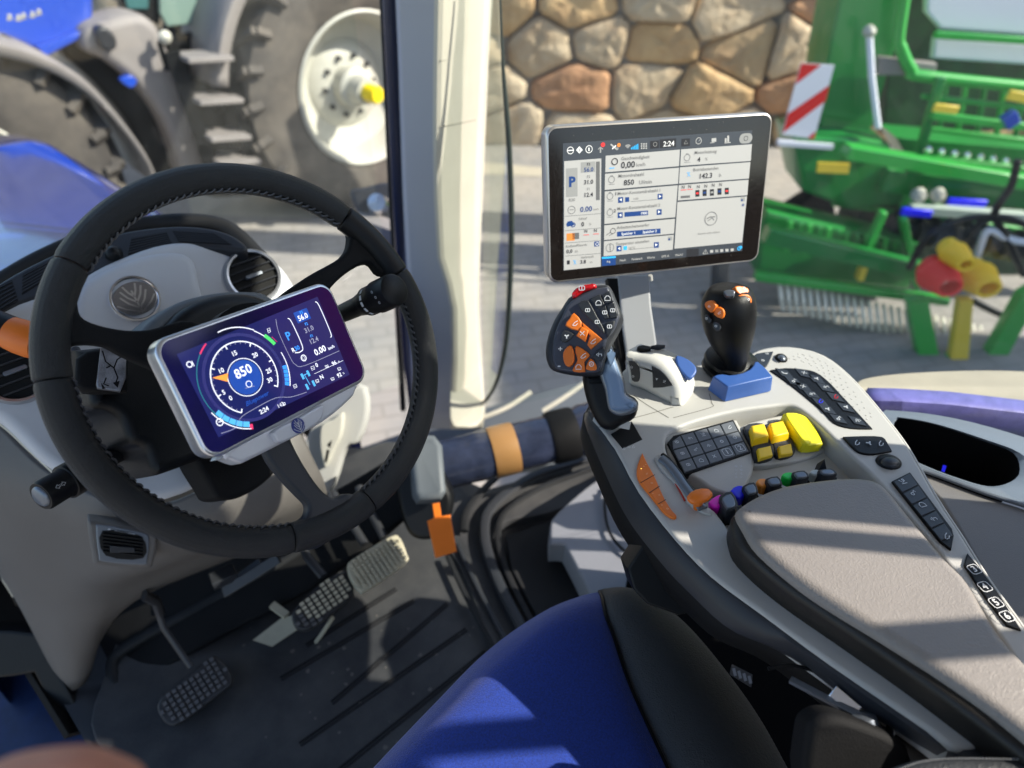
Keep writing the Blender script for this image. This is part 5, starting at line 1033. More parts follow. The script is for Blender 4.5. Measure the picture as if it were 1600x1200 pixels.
# ============================================================ TERMINAL MONITOR
_a, _e, _r = R(-28.9), R(13.85), R(-1.06)
_N = V((math.sin(_a)*math.cos(_e), -math.cos(_a)*math.cos(_e), math.sin(_e))); _x = V((math.cos(_a), math.sin(_a), 0)); _v = _N.cross(_x)
TM = Fr(at(1031.7, 310.75, .943), _N, _x*math.cos(_r)+_v*math.sin(_r)); TW, TH = .31254, .20
c1 = lambda a, b: (840+.2417*a, 160+.2417*b)
P1M = .2417*.943/FPX
mo = thing('terminal_monitor', 'tablet-like touch monitor with silver frame and grey menu screen above the armrest', 'monitor', TM.o)
mb = MB(); mb.slab([TM.P(x, y, 0) for x, y in rr(TW, TH, .014, 8)], TM.n, .022, .004, 4); mf = mb.build('frame', mat('monitor_frame', (.62, .58, .54), .3, metal=.8), mo)
gl_m = mat('monitor_glass', (.012, .009, .008), .12, vary=.3, vscale=300, spec=.5)
mb = MB(); mb.slab([TM.P(x, y, .0005) for x, y in rr(TW-.0065, TH-.0065, .0115, 8)], TM.n, .003, .0004, 1); mgs = mb.build('glass', gl_m, mo)
mb = MB(); rnd = random.Random(8)
for i in range(110):
    a, b = rnd.uniform(-.49, .49), rnd.uniform(-.49, .49)
    if abs(a) < .40 and -.36 < b < .34: continue
    r = rnd.uniform(.00015, .0004); mb.add([TM.P(a*(TW-.01)+r*x_, b*(TH-.01)+r*y_, .0008) for x_, y_ in ((1, 0), (.3, .9), (-.8, .5), (-.6, -.8), (.5, -.8))], [(0, 1, 2, 3, 4)])
dd_ = mb.build('dust', mat('screen_dust', (.35, .32, .29), .9), mgs, flat=True); dd_['kind'] = 'stuff'
S_ = {'bk': mat('screen_dark_bar', (.03, .034, .04), .3, emit=(.035, .04, .048), es=.6), 'li': mat('screen_grey', (.34, .335, .32), .3, emit=(.50, .49, .46), es=.28), 'li2': mat('screen_mid', (.22, .22, .21), .3, emit=(.4, .4, .38), es=.25), 'tx': mat('screen_text', (.02, .02, .025), .5), 'nv': mat('screen_navy', (.005, .03, .12), .5, emit=(.004, .03, .13), es=.6), 'bl': mat('screen_cyan', (.02, .3, .6), .5, emit=(.02, .3, .6), es=.5), 'wh': mat('screen_white', (.6, .6, .58), .5, emit=(.6, .6, .58), es=.5), 'rd': mat('screen_red', (.6, .03, .03), .5, emit=(.5, .03, .03), es=.4), 'gy': mat('screen_text_grey', (.15, .15, .15), .5), 'or': mat('screen_orange', (.6, .2, .04), .5, emit=(.5, .15, .02), es=.4)}
SK = list(S_); SI = {k: i for i, k in enumerate(SK)}; SM = [S_[k] for k in SK]
g = MB()
def quad(L, k, h): g.add([TM.px(*c1(*p), h) for p in L], [tuple(range(len(L)-1, -1, -1))], SI[k])
quad([(163, 265), (1388, 180), (1322, 960), (165, 1088)], 'bk', .0008)
quad([(172, 380), (412, 362), (408, 1062), (170, 1085)], 'li', .0010)
for L in ([(440, 345), (920, 305), (914, 412), (438, 452)], [(436, 462), (914, 422), (908, 526), (434, 566)], [(434, 576), (906, 536), (890, 742), (432, 786)], [(431, 795), (888, 752), (882, 848), (430, 890)], [(429, 898), (880, 856), (874, 952), (427, 995)],
          [(928, 304), (1386, 270), (1378, 378), (922, 410)], [(920, 420), (1376, 386), (1366, 492), (914, 525)], [(912, 535), (1364, 500), (1356, 600), (906, 634)], [(904, 644), (1354, 608), (1322, 905), (884, 946)]): quad(L, 'li', .0010)
def T(cx, cy, t, s, k='tx', b=.01, al='CENTER'): x, y = TM.l(*c1(cx, cy)); g.text(TM, x, y, t, s*P1M*1.3, .0015, SI[k], b, align=al, ang=R(0))
def Ln(L, w_, k='tx', h=.0013, closed=False): g.ribbon(TM, [TM.l(*c1(*p)) for p in L], w_*P1M, h, SI[k], closed)
def Rg(cx, cy, r, w_=3, k='tx'): x, y = TM.l(*c1(cx, cy)); g.ribbon(TM, circ(r*P1M, 16, x, y), w_*P1M, .0014, SI[k], True)
def Bx(x0, y0, x1, y1, k, h=.0012, sk_=-.075):
    f = lambda x, y: (x, y+sk_*(x-x0)); g.add([TM.px(*c1(*f(a, b)), h) for a, b in ((x0, y0), (x1, y0), (x1, y1), (x0, y1))], [(3, 2, 1, 0)], SI[k])
for cx, cy, t, s in ((630, 357, 'Geschwindigkeit', 22), (603, 470, 'Motordrehzahl', 22), (655, 578, 'Motor-Konstantdrehzahl 1', 21), (652, 675, 'Motor-Konstantdrehzahl 2', 21), (615, 800, 'Arbeitsscheinwerfer', 21), (612, 905, 'Temperatur einstellen', 20), (1083, 320, 'Motorleistung', 21), (1085, 430, 'Betriebsstunden', 21), (290, 750, 'Schlupf', 15), (250, 924, 'Kraftstoff/Stunde', 16), (320, 998, 'Verbrauch', 16)): T(cx, cy, t, s, 'gy', .006)
for cx, cy, t, s in ((582, 404, '0,00', 42), (588, 518, '850', 36), (1040, 370, '4', 32), (1083, 475, '142.3', 34), (327, 515, '31.0', 28), (326, 597, '12.4', 28), (290, 788, '0', 30), (204, 962, '0,0', 26), (292, 1030, '3.8', 26), (503, 590, '1', 22), (497, 700, '2', 22)): T(cx, cy, t, s, 'tx', .015)
for cx, cy, t, s in ((665, 402, 'km/h', 24), (695, 514, 'U/min', 28), (1088, 366, '%', 20), (1177, 470, 'h', 26), (338, 786, '%', 16), (375, 690, 'km/h', 14), (250, 962, 'l/h', 16), (345, 1032, 'l/h', 14), (327, 480, 'F2', 18), (327, 560, 'F1', 18), (220, 630, 'R30', 20), (632, 622, '1100', 14), (608, 940, '18 °C', 15), (1105, 842, 'Kamera nicht erkannt', 14)): T(cx, cy, t, s, 'gy', 0)
Bx(185, 428, 258, 612, 'li2'); Bx(280, 388, 372, 455, 'li2'); Bx(378, 383, 402, 632, 'gy')
T(220, 515, 'P', 64, 'nv', .04); T(327, 400, 'F3', 18); T(328, 435, '56.0', 28, 'nv'); T(312, 690, '0.00', 36, 'nv')
T(845, 268, '2:24', 34, 'wh')
for y in (735, 828, 908, 992): Ln([(176, y), (408, y-18)], 2, 'gy')
for (x, y) in ((521, 614), (776, 592), (518, 712), (770, 692), (511, 928), (752, 905)): Bx(x, y, x+32, y+36, 'nv')
for (x, y, s_) in ((537, 630, -1), (792, 608, 1), (534, 729, -1), (786, 708, 1), (527, 945, -1), (768, 921, 1)): g.add([TM.px(*c1(*p), .0014) for p in ((x-7*s_, y-10), (x+8*s_, y-1), (x-7*s_, y+10))], [(2, 1, 0) if s_ > 0 else (0, 1, 2)], SI['wh'])
Bx(566, 614, 592, 644, 'nv'); Ln([(600, 640), (768, 626)], 2, 'gy'); Bx(562, 710, 714, 740, 'nv'); T(684, 716, '1900', 18, 'wh'); Bx(514, 836, 795, 868, 'nv'); T(585, 846, 'Speicher 1', 18, 'wh'); T(722, 834, 'Speicher 2', 18, 'wh'); Bx(555, 930, 578, 955, 'bl'); Ln([(590, 950), (745, 935)], 2, 'gy')
Rg(496, 382, 19, 6); Ln([(462, 426), (495, 422)], 5, 'bl'); Ln([(462, 426), (472, 420)], 3, 'bl')
for cx, cy in ((476, 498), (466, 606), (466, 710), (964, 356)): Rg(cx, cy, 20, 3, 'gy'); Ln([(cx-8, cy-24), (cx+8, cy-26)], 3, 'gy'); Ln([(cx-18, cy+32), (cx+20, cy+29)], 2, 'gy')
Rg(218, 694, 24, 3, 'gy'); Ln([(205, 694), (232, 692)], 3, 'gy'); Rg(466, 938, 27, 3, 'gy'); Ln([(466, 912), (468, 962)], 3); Rg(485, 830, 17, 3); Ln([(440, 858), (470, 838)], 3); Ln([(460, 860), (490, 845)], 3)
Rg(1118, 750, 44, 4, 'gy'); Ln([(1090, 752), (1110, 740), (1145, 738)], 6, 'gy'); Ln([(1098, 765), (1125, 745), (1138, 760)], 5, 'gy')
for i, (cx, cy) in enumerate(((1033, 588), (1080, 584), (1127, 582), (1176, 576), (1223, 573))): Bx(cx-13, cy-20, cx+13, cy+22, 'tx'); Bx(cx-9, cy-6, cx+9, cy+6, ['rd', 'nv', 'li2', 'nv', 'rd'][i], .0014)
for cx, cy in ((938, 548), (980, 544), (1036, 545), (1084, 541), (1132, 535), (1180, 531), (310, 832), (372, 828)): T(cx, cy, 'N', 22)
for cx, cy in ((940, 566), (982, 562), (312, 856), (376, 850)): Ln([(cx-18, cy), (cx+18, cy-2)], 4, 'rd')
Bx(925, 605, 985, 620, 'gy'); Bx(188, 848, 240, 896, 'or'); Bx(225, 845, 268, 885, 'gy'); Bx(366, 900, 398, 932, 'nv'); Rg(382, 914, 10, 3, 'wh')
g.slab([TM.px(*c1(*p), .0013) for p in ((185, 790), (195, 770), (222, 765), (238, 790), (225, 798), (195, 800))], TM.n, .0001, mi=SI['nv']); Rg(196, 792, 8, 4, 'nv'); Rg(228, 790, 13, 5, 'nv')
Bx(190, 1022, 208, 1048, 'tx'); Ln([(230, 1020), (246, 1020), (232, 1046), (248, 1045), (230, 1020)], 3, 'bl'); Ln([(964, 452), (982, 450), (966, 480), (984, 478), (964, 452)], 3, 'bl')
for (x, y) in ((1312, 615), (842, 868)): Bx(x, y, x+28, y+26, 'li2', .0011); Bx(x+3, y+12, x+15, y+24, 'nv')
Rg(1325, 662, 6, 5, 'nv')
# top bar icons
Rg(210, 310, 20, 4, 'wh'); Ln([(192, 311), (228, 308)], 6, 'wh'); g.add([TM.px(*c1(*p), .0014) for p in ((270, 283), (292, 307), (270, 331), (249, 308))], [(3, 2, 1, 0)], SI['wh']); Ln([(270, 296), (270, 318)], 4, 'tx', .0015)
Rg(330, 302, 21, 4, 'wh'); Ln([(330, 292), (330, 314)], 8, 'wh'); Ln([(404, 325), (404, 290)], 10, 'li2'); Ln([(388, 304), (404, 288), (420, 302)], 6, 'li2'); Rg(420, 273, 8, 12, 'rd'); Rg(523, 275, 7, 10, 'or')
Ln([(470, 270), (512, 305)], 9, 'li'); Ln([(480, 300), (505, 278)], 8, 'wh'); Rg(512, 298, 6, 5, 'li2')
for r in (8, 16, 24): x, y = TM.l(*c1(580, 300)); g.ribbon(TM, [(x+r*P1M*math.cos(a), y+r*P1M*math.sin(a)) for a in (.8, 1.2, 1.57, 1.95, 2.35)], 4*P1M, .0014, SI['li'])
for i in range(5): Bx(604+i*10, 292-i*6, 611+i*10, 304, 'bl', .0013)
for i in range(3):
    for j in range(3): Bx(668+i*15, 264+j*14, 677+i*15, 273+j*14, 'li', .0013)
Bx(728, 250, 784, 300, 'tx', .0011); Bx(790, 240, 895, 296, 'tx', .0011); Bx(930, 236, 985, 286, 'tx', .0011); Rg(757, 270, 12, 3, 'li2'); Ln([(945, 268), (956, 245), (968, 266), (945, 268)], 3, 'li2')
Rg(1038, 248, 19, 4, 'li'); Ln([(1038, 250), (1050, 238)], 3, 'li'); Bx(1125, 232, 1155, 256, 'li', .0013); Ln([(1112, 262), (1140, 258)], 4, 'li'); Bx(1210, 232, 1222, 258, 'li', .0013); Bx(1226, 215, 1238, 256, 'li', .0013); Ln([(1205, 262), (1245, 258)], 5, 'li')
x, y = TM.l(*c1(1343, 232)); g.slab([TM.P(a, b, .0012) for a, b in rr(92*P1M, 62*P1M, 30*P1M, 6, x, y)], TM.n, .0001, mi=SI['li2']); Rg(1343, 232, 14, 3, 'tx')
# bottom tabs
Bx(415, 1000, 505, 1058, 'nv', .0010); Bx(415, 1000, 505, 1012, 'bl', .0012)
for x, t in ((455, 'Alg'), (548, 'Heck'), (640, 'Feldwerk'), (730, 'Werte'), (822, 'GPS A'), (912, 'Werk1')): T(x, 1028-.095*(x-455), t, 16, 'li')
Bx(962, 950, 1042, 1000, 'tx', .0010)
Ln([(1065, 978), (1082, 950), (1099, 976), (1065, 978)], 4, 'li'); Ln([(1082, 958), (1082, 970)], 3, 'li')
for i, x in enumerate((1125, 1158, 1190, 1224, 1258)): Bx(x-10, 955-(x-1125)*.075, x+10, 972-(x-1125)*.075, 'li' if i != 1 else 'li2', .0013)
Rg(1300, 942, 12, 5, 'bl'); Rg(1310, 936, 7, 8, 'bl')
g.build('screen_menu', SM, mgs, flat=True)
mb = MB()
PK = [c2(*p) for p in ((528, 40), (735, 40), (748, 240), (785, 490), (740, 600), (590, 600), (560, 400))]
mb.slab([at(u, v, 1.03) for u, v in PK], -AD, .022, .003, 2); mb.build('post', M['greytrim'] if False else mat('post_grey', (.33, .34, .36), .5), mo)
mb = MB(); mb.slab([at(*c2(*p), 1.035) for p in ((460, 60), (535, 60), (560, 300), (588, 720), (560, 700), (520, 500))], -AD, .03, .003, 2); mb.build('post_side', M['blackmatt'], mo)
mb = MB(); mb.slab([TM.P(x, y, -.0225) for x, y in rr(.10, .08, .01)], TM.n, .03, .004, 2); mb.build('mount', M['blackmatt'], mo)
mb = MB(); mb.tube([at(1016, 430, .985), at(1017, 438, .99)], .003, 8); mb.build('cable_stub', M['shell'], mo)
# ============================================================ RIGHT INTERIOR LEDGE, FENDER
fd = thing('rear_fender', 'beige topped tractor fender with purple blue paint band beyond the side window, right edge', 'fender', at(1480, 640, 1.2))
mb = MB(); mb.slab([at(u, v, d) for u, v, d in [(p[0], p[1], 1.30-.16*(p[1]-580)/60) for p in sm([(1335, 603), (1345, 592), (1400, 584), (1500, 579), (1600, 580), (1750, 590), (1750, 640), (1600, 630), (1480, 617), (1400, 612), (1350, 610)], 3)]], (AU*.9+V((0, 0, .2))), .03, .006, 3); mb.build('fender_top', mat('fender_beige', (.38, .34, .26), .65, vary=.08, bump=.3, bscale=300), fd)
mb = MB(); mb.grid([[at(u, v+o_, 1.16+dd) for u, v in resamp([V((1352, 612)), V((1400, 613)), V((1480, 618)), V((1600, 632)), V((1750, 660))], 20)] for o_, dd in ((-1, 0), (14, -.01), (30, .0), (44, .03))]); mb.build('blue_band', mat('fender_purple', (.12, .11, .33), .3, coat=.5, vary=.2, vscale=60, bump=.3, bscale=400), fd, solid=.01, soff=1)
ip = thing('side_storage', 'grey side shelf with deep black oval storage bin beside the armrest', 'storage shelf', at(1500, 700, .95))
cc = lambda a, b: c4(a, b)
ST = Fr(hz(1490, 690, .62), V((0, 0, 1)), (1, 0, 0))
mb = MB()
BO = sm([(1398, 657), (1420, 655), (1470, 666), (1540, 690), (1580, 705), (1592, 722), (1592, 742), (1575, 755), (1545, 760), (1500, 748), (1440, 725), (1400, 700)], 3)
OUT = sm([(1370, 640), (1370, 640), (1440, 645), (1520, 660), (1620, 690), (1750, 740), (1750, 740), (1760, 860), (1760, 860), (1620, 798), (1540, 772), (1450, 738), (1430, 730), (1395, 700)], 3)
# ring between opening and outline
def rngs(A, B, n=72):
    A = resamp(A+[A[0]], n+1)[:-1]; B = resamp(B+[B[0]], n+1)[:-1]; return A, B
cB = V((1500, 708))
def polar(P, n=72):
    P = [V((p[0], p[1])) for p in P]; o = []
    for i in range(n):
        a = 6.28318*i/n; d = V((math.cos(a), math.sin(a))); best = 40
        for j in range(len(P)):
            p, q = P[j-1]-cB, P[j]-cB; e = q-p; den = d.x*e.y-d.y*e.x
            if abs(den) < 1e-9: continue
            t = (p.x*e.y-p.y*e.x)/den; s_ = (p.x*d.y-p.y*d.x)/den
            if t > 0 and -1e-6 <= s_ <= 1+1e-6: best = max(best, t) if best != 40 else t
        o.append(cB+d*best)
    return o
pi_, po_ = polar(BO), polar(OUT)
mb.grid([[ST.px(*p, -.02) for p in po_], [ST.px(*p, 0) for p in po_], [ST.px(*(p+(q-p)*.12), .003) for p, q in zip(pi_, po_)], [ST.px(*p, -.003) for p in pi_]], closed=True)
mb.build('shelf', mat('shelf_bluegrey', (.15, .18, .22), .45, bump=.2, bscale=800), ip)
mb = MB(); mb.slab([ST.px(*p, -.003)+V((0, 0, -.08)) for p in pi_], UP, .01); mb.grid([[ST.px(*p, -.006) for p in pi_], [ST.px(*p, -.003)+V((0, 0, -.08)) for p in pi_]], closed=True); mb.build('bin', mat('bin_black', (.004, .004, .005), .8, spec=.1), ip)
mb = MB(); mb.slab([ST.px(u, v, -.004) for u, v in sm([(1420, 735), (1450, 741), (1540, 775), (1620, 802), (1760, 865), (1760, 865), (1760, 1300), (1700, 1300), (1600, 1000), (1540, 900), (1470, 780)], 3)], UP, .03, .004, 3); mb.build('lower_panel', mat('panel_taupe', (.15, .14, .135), .55, bump=.3, bscale=700, vary=.05), ip)
mb = MB(); mb.tube(sm([ST.px(u, v, .001) for u, v in ((1420, 732), (1450, 738), (1540, 771), (1620, 797), (1740, 850))], 4, False), .0028, 8); mb.build('edge_trim', M['gunmetal'], ip)
mb = MB(); mb.bar(at(1473, 737, .96), at(1476, 727, .96), .004, .003); mb.build('blue_clip', M['p_blue'], ip)
# cab roof; unseen posts and bars added to cast shadow bands on the armrest
rf = thing('cab_roof', 'dark cab roof panel above the driver', 'roof', (0, .4, 1.75))
mb = MB(); mb.slab([V((-.85, 1.5, 1.76)), V((1.02, 1.5, 1.76)), V((1.02, -1.1, 1.76)), V((-.85, -1.1, 1.76))], V((0, 0, -1)), .14, .03, 3); mb.build('roof_panel', mat('headliner', (.5, .5, .49), .8), rf)

cb = thing('rear_cab_frame', 'unseen rear cab posts and added window bars beside and behind the seat', 'cab frame', (.85, -.4, 0))
def post(y0, y1, x=.85, z0=.2, z1=1.7, lean=0, w_=.04, nm='window_bar', m='black'):
    o = MB(); a = V((x, (y0+y1)/2, z0)); b = V((x, (y0+y1)/2+lean, z1)); o.bar(a, b, abs(y1-y0), w_, (1, 0, 0)); o.build(nm, M[m], cb, bevel=.006)
post(-.43, -.20, nm='side_post', m='cream'); post(-.475, -.498, w_=.02); post(-.95, -1.1, nm='rear_post', m='cream')
o = MB(); o.bar(V((.85, -.255, .2)), V((.85, -.745, 1.7)), .032, .02, (1, 0, 0)); o.build('window_bar', M['black'], cb)
o = MB(); o.box((0, -1.05, .45), (1.7, 0, 0), (0, .06, 0), (0, 0, 1.1)); o.build('rear_panel', M['greytrim'], cb, bevel=.01)
o = MB(); o.box((.83, -.62, .25), (.05, 0, 0), (0, .9, 0), (0, 0, .5)); o.build('side_panel', M['greytrim'], cb, bevel=.01)
o = MB(); o.slab([V((x, -.30+.0, z)) for x, z in rr(.50, .62, .12, 6, 0, .86)], V((0, 1, .15)), .12, .04, 5); o.build('backrest', M['seatdark'], st)
# ============================================================ OUTSIDE
ZG = -1.4
mb = MB(); mb.face([V((-60, -60, ZG)), V((90, -60, ZG)), V((90, 90, ZG)), V((-60, 90, ZG))]); gr = mb.build('ground', M['ground'], flat=True); struct(gr)
mb = MB(); mb.slab([hz(u, v, ZG+.006) for u, v in ((560, 290), (760, 254), (850, 262), (850, 276), (760, 272), (480, 340), (300, 335), (290, 300))], UP, .002); pv = mb.build('sunlit_strip', mat('sunlit_ground', (.46, .41, .32), .85, vary=.1, vscale=3, bump=.4, bscale=50), None, flat=True); struct(pv)  # thin sheet coloured as a sunlit strip of the ground
# own bonnet
bn = thing('tractor_bonnet', 'glossy blue rounded tractor bonnet ahead of the dashboard, far left', 'bonnet', (0, 2.4, .1))
rows = []
for j in range(25):
    y = 1.42+2.5*j/24; t = j/24; ht = .42-.15*t-.05*max(0, t-.85)*6; hw = .50-.05*t; r_ = []
    for k in range(31):
        a = math.pi*k/30; cx_, cz = math.cos(a), math.sin(a)
        x = hw*math.copysign(abs(cx_)**.45, cx_); z = ht-.42+.42*abs(cz)**.45
        if k in (0, 30): z = ht-.75
        r_.append(V((x+.02, y, z+.012*math.cos(x*14))))
    rows.append(r_)
mb = MB(); mb.grid(rows); mb.f.append(tuple(24*31+k for k in range(31))); mb.m.append(0); mb.build('bonnet_shell', M['hood'], bn, ang=60)
mb = MB(); mb.box((.02, 2.6, -.6), (.8, 0, 0), (0, 2.3, 0), (0, 0, .75)); mb.build('engine_block', M['blackmatt'], bn)
for s_ in (-1, 1):
    mb = MB(); mb.slab([V((.02+s_*.44, 2.0, .2-.12)), V((.02+s_*.44, 3.2, .12-.12)), V((.02+s_*.44, 3.2, -.28)), V((.02+s_*.44, 2.0, -.22))], V((s_, 0, 0)), .03, .005, 2); mb.build('side_grille', M['black'], bn)
# other tractor, side on, at Y about 5
YT = 5.7
tr = thing('blue_tractor', 'blue tractor with big cream rimmed rear wheel and black ladder parked beyond the bonnet', 'tractor', hy(400, 200, YT))
def tw(name, u, v, rad, rimr, wid, par, zc=None):
    c = hy(u, v, YT); ax = V((0, -1, 0)); o = MB()
    prof = [(rimr*.98, -wid*.5), (rimr*1.15, -wid*.52), (rad*.80, -wid*.56), (rad*.93, -wid*.5), (rad*.965, -wid*.3), (rad*.97, 0), (rad*.965, wid*.3), (rad*.93, wid*.5), (rad*.80, wid*.56), (rimr*1.15, wid*.52), (rimr*.98, wid*.46)]
    o.lathe(c, ax, prof, 72, xh=(1, 0, 0)); N = 24
    for i in range(N):
        for s_ in (-1, 1):
            a = 6.28318*(i+(.5 if s_ > 0 else 0))/N; a2 = a-.20
            p = lambda aa, rr_, y: c+V((math.cos(aa)*rr_, 0, math.sin(aa)*rr_))+ax*y
            P_, Q_ = p(a, rad*.985, s_*wid*.04), p(a2, rad*.955, s_*wid*.56)
            up = p(a-.1, 1, 0)-c; o.bar(P_, Q_, .055, .085, up)
            o.bar(Q_+(c-Q_).normalized()*.0, p(a2-.02, rad*.86, s_*wid*.575), .06, .05, up)
    t = o.build('tyre', M['tyre'], par, ang=30)
    o = MB(); o.lathe(c, ax, [(rimr*1.03, wid*.50), (rimr, wid*.52), (rimr*.95, wid*.48), (rimr*.92, wid*.30), (rimr*.86, wid*.1), (rimr*.60, wid*.02), (rimr*.5, wid*.10), (rimr*.3, wid*.12), (0, wid*.12)], 56); r_ = o.build('rim', M['rim'], par, ang=50)
    o = MB(); o.lathe(c, ax, [(rimr*.28, wid*.1), (rimr*.27, wid*.3), (rimr*.2, wid*.34), (rimr*.17, wid*.55), (0, wid*.56)], 28); h = o.build('hub', M['rim'], r_)
    o = MB(); o.lathe(c, ax, [(rimr*.12, wid*.5), (rimr*.12, wid*.74), (rimr*.09, wid*.78), (0, wid*.78)], 20); o.build('hub_cap', mat('hub_yellow', (.8, .62, .01), .4), r_)
    for k in range(10):
        a = k*.628; q = c+V((math.cos(a), 0, math.sin(a)))*rimr*.40; o = MB(); o.lathe(q, ax, [(.022, wid*.08), (.022, wid*.16), (0, wid*.165)], 6); o.build('wheel_nut', M['steel'], r_)
    return t
tw('rear', 538, 130, 1.10, .60, .66, tr)
tw('front', -75, 285, .98, .46, .5, tr)
def yp(L, y, th, m, nm, n=3, bev=.03, par=tr):
    o = MB(); o.slab([hy(u, v, y) for u, v in (sm(L, n) if n > 1 else L)], V((0, -1, 0)), th, bev, 3); return o.build(nm, M[m] if isinstance(m, str) else m, par)
# front fender arc
def fender(cu, cv, r0, a0, a1, wid, m, nm, yc=YT):
    c = hy(cu, cv, yc); rows = []
    for i in range(29):
        a = R(a0+(a1-a0)*i/28); e = V((math.cos(a), 0, math.sin(a)))
        rows.append([c+e*(r0-.07)+V((0, -wid/2, 0)), c+e*r0+V((0, -wid/2, 0)), c+e*(r0+.02)+V((0, -wid/2+.04, 0)), c+e*(r0+.02)+V((0, wid/2, 0))])
    o = MB(); o.grid(rows); return o.build(nm, M[m], tr, solid=.03, soff=0, ang=50)
fpth = sm([hy(u, v, YT-.35) for u, v in ((-140, 62), (-60, 60), (0, 72), (60, 90), (130, 130), (185, 187), (225, 242), (246, 290))], 5, False)
o = MB(); o.grid([[p+V((0, 0, -.06)) for p in fpth], fpth, [p+V((0, .06, .02)) for p in fpth], [p+V((0, .7, .02)) for p in fpth]]); o.build('front_fender', M['tgrey'], tr, solid=.03, soff=0, ang=50)
yp([(330, 40), (360, 20), (400, 15), (400, 60), (410, 250), (420, 300), (300, 300), (290, 200), (240, 120), (200, 80)], YT+.25, .3, 'blackmatt', 'chassis')
yp([(135, 50), (160, 35), (215, 22), (245, 40), (262, 75), (300, 150), (322, 260), (318, 275), (285, 275), (275, 240), (250, 180), (210, 130), (165, 95), (135, 80)], YT-.1, .35, 'tgrey', 'tank_cover', bev=.06)
yp([(150, 48), (165, 42), (182, 60), (180, 78), (160, 76)], YT-.16, .1, 'steel', 'lamp_bezel', bev=.02)
yp([(-80, -60), (120, -60), (150, 20), (135, 60), (60, 88), (20, 75), (-80, 60)], YT+.1, .5, 'tblue', 'bonnet', bev=.08)
yp([(100, 80), (130, 50), (200, 115), (250, 190), (280, 270), (240, 270), (200, 190), (140, 120)], YT+.1, .3, 'black', 'inner_arch', bev=.03)
yp([(60, 75), (130, 48), (130, 58), (70, 90)], YT+.0, .1, 'tblue', 'blue_rail', n=1, bev=.01)
o_ = yp([(188, 125), (205, 118), (215, 128), (205, 138)], YT-.12, .05, 'tblue', 'blue_cap', bev=.01)
yp([(250, -60), (345, -60), (335, 10), (330, 34), (262, 42), (250, 20)], YT+.15, .04, mat('cab_glass_green', (.18, .26, .22), .08, coat=1), 'door_glass', n=1, bev=.01)
yp([(180, -60), (250, -60), (250, 40), (215, 20), (190, 20)], YT+.2, .06, 'blackmatt', 'cab_post', n=1, bev=.01)
yp([(345, -60), (380, -60), (378, 60), (350, 60), (340, 30)], YT+.1, .2, 'tblue', 'cab_corner', n=1, bev=.02)
yp([(180, -60), (235, -60), (232, 14), (200, 14)], YT+.18, .02, mat('cab_glass_blue', (.05, .13, .13), .1), 'front_glass', n=1, bev=.005)
fender(538, 130, 1.24, 75, 168, .6, 'tgrey', 'rear_fender')
# ladder: two rails and treads
ld_ = MB(); ld_.bar(hy(268, 80, YT-.25), hy(330, 262, YT-.30), .03, .10, (1, 0, 0)); ld_.build('ladder_rail', M['black'], tr)
ld_ = MB(); ld_.bar(hy(352, 75, YT-.25), hy(398, 262, YT-.30), .03, .10, (1, 0, 0)); ld_.build('ladder_rail', M['black'], tr)
for k, (v, a, b) in enumerate(((90, 282, 352), (155, 300, 368), (212, 318, 380), (250, 330, 395))):
    o = MB(); p, q = hy(a, v, YT-.28), hy(b, v-4, YT-.28); o.bar(p, q, .28, .035); o.build('ladder_step', M['tgrey'], tr, bevel=.006)
yp([(255, 60), (350, 40), (400, 60), (405, 250), (330, 265), (300, 160)], YT+.1, .04, 'blackmatt', 'step_back', n=1, bev=.005)
o = MB(); o.tube([hy(262, 60, YT-.2), hy(258, 40, YT-.22), hy(250, 70, YT-.2), hy(262, 110, YT-.2)], .02, 8); o.build('handrail', M['black'], tr)
o = MB(); o.lathe(hy(258, 58, YT-.25), V((0, -1, 0)), [(0, .03), (.03, .02), (.045, 0), (.03, -.03)], 14); o.build('marker_lamp', M['rim'], tr)
g = MB(); TBF = Fr(hy(40, 25, YT+.1)+V((0, -.004, 0)), V((0, -1, 0)), (1, 0, 0))
for k, (u, v) in enumerate(((14, 26), (28, 27), (36, 24), (50, 22), (60, 18))): g.ribbon(TBF, [TBF.l(u, v-4), TBF.l(u+3, v+4)], .02, .001); g.ribbon(TBF, [TBF.l(u-3, v+4), TBF.l(u+5, v+3)], .015, .001)
g.build('bonnet_marks', M['rim'], tr, flat=True)

# ============================================================ STONE WALL
WD = 7.7
def hcw(u, v, e=0): return hc(u, v, WD-e)
wall = thing('stone_wall', 'high dry stone wall of big ochre and grey boulders behind the monitor', 'wall', hcw(1000, 230))
p0 = hcw(1000, 300); WX = AX.copy(); wxy = lambda x, z, e=0: V((CAM.x, CAM.y, 0))+AF_*(WD-e)+AX*x+V((0, 0, z))
mb = MB(); mb.slab([wxy(-6, ZG-.1), wxy(11, ZG-.1), wxy(11, 2.2), wxy(-6, 2.2)], -AF_, .5); mb.build('wall_core', M['mortar'], wall, flat=True)
rnd = random.Random(21); rowsz = ZG; seeds = []
z = ZG+.12; j = 0
while z < 2.3:
    x = -3.0+rnd.random()*.5
    while x < 6.2:
        seeds.append((x+rnd.uniform(-.1, .1), z+rnd.uniform(-.045, .045)+.04*math.sin(x*2))); x += rnd.uniform(.48, 1.0)
    z += rnd.uniform(.36, .48); j += 1
stone_m = []
for k, c_ in enumerate(((.62, .43, .22), (.50, .36, .20), (.64, .52, .36), (.54, .43, .29), (.52, .29, .15))):
    stone_m.append(mat('stone_'+['ochre', 'brown', 'pale', 'grey', 'rust'][k], c_, .85, bump=1, bscale=14, c2=tuple(x*.68+.03 for x in (c_[0], c_[1]*.85, c_[2]*.7)), vscale=3.2))
mb = MB()
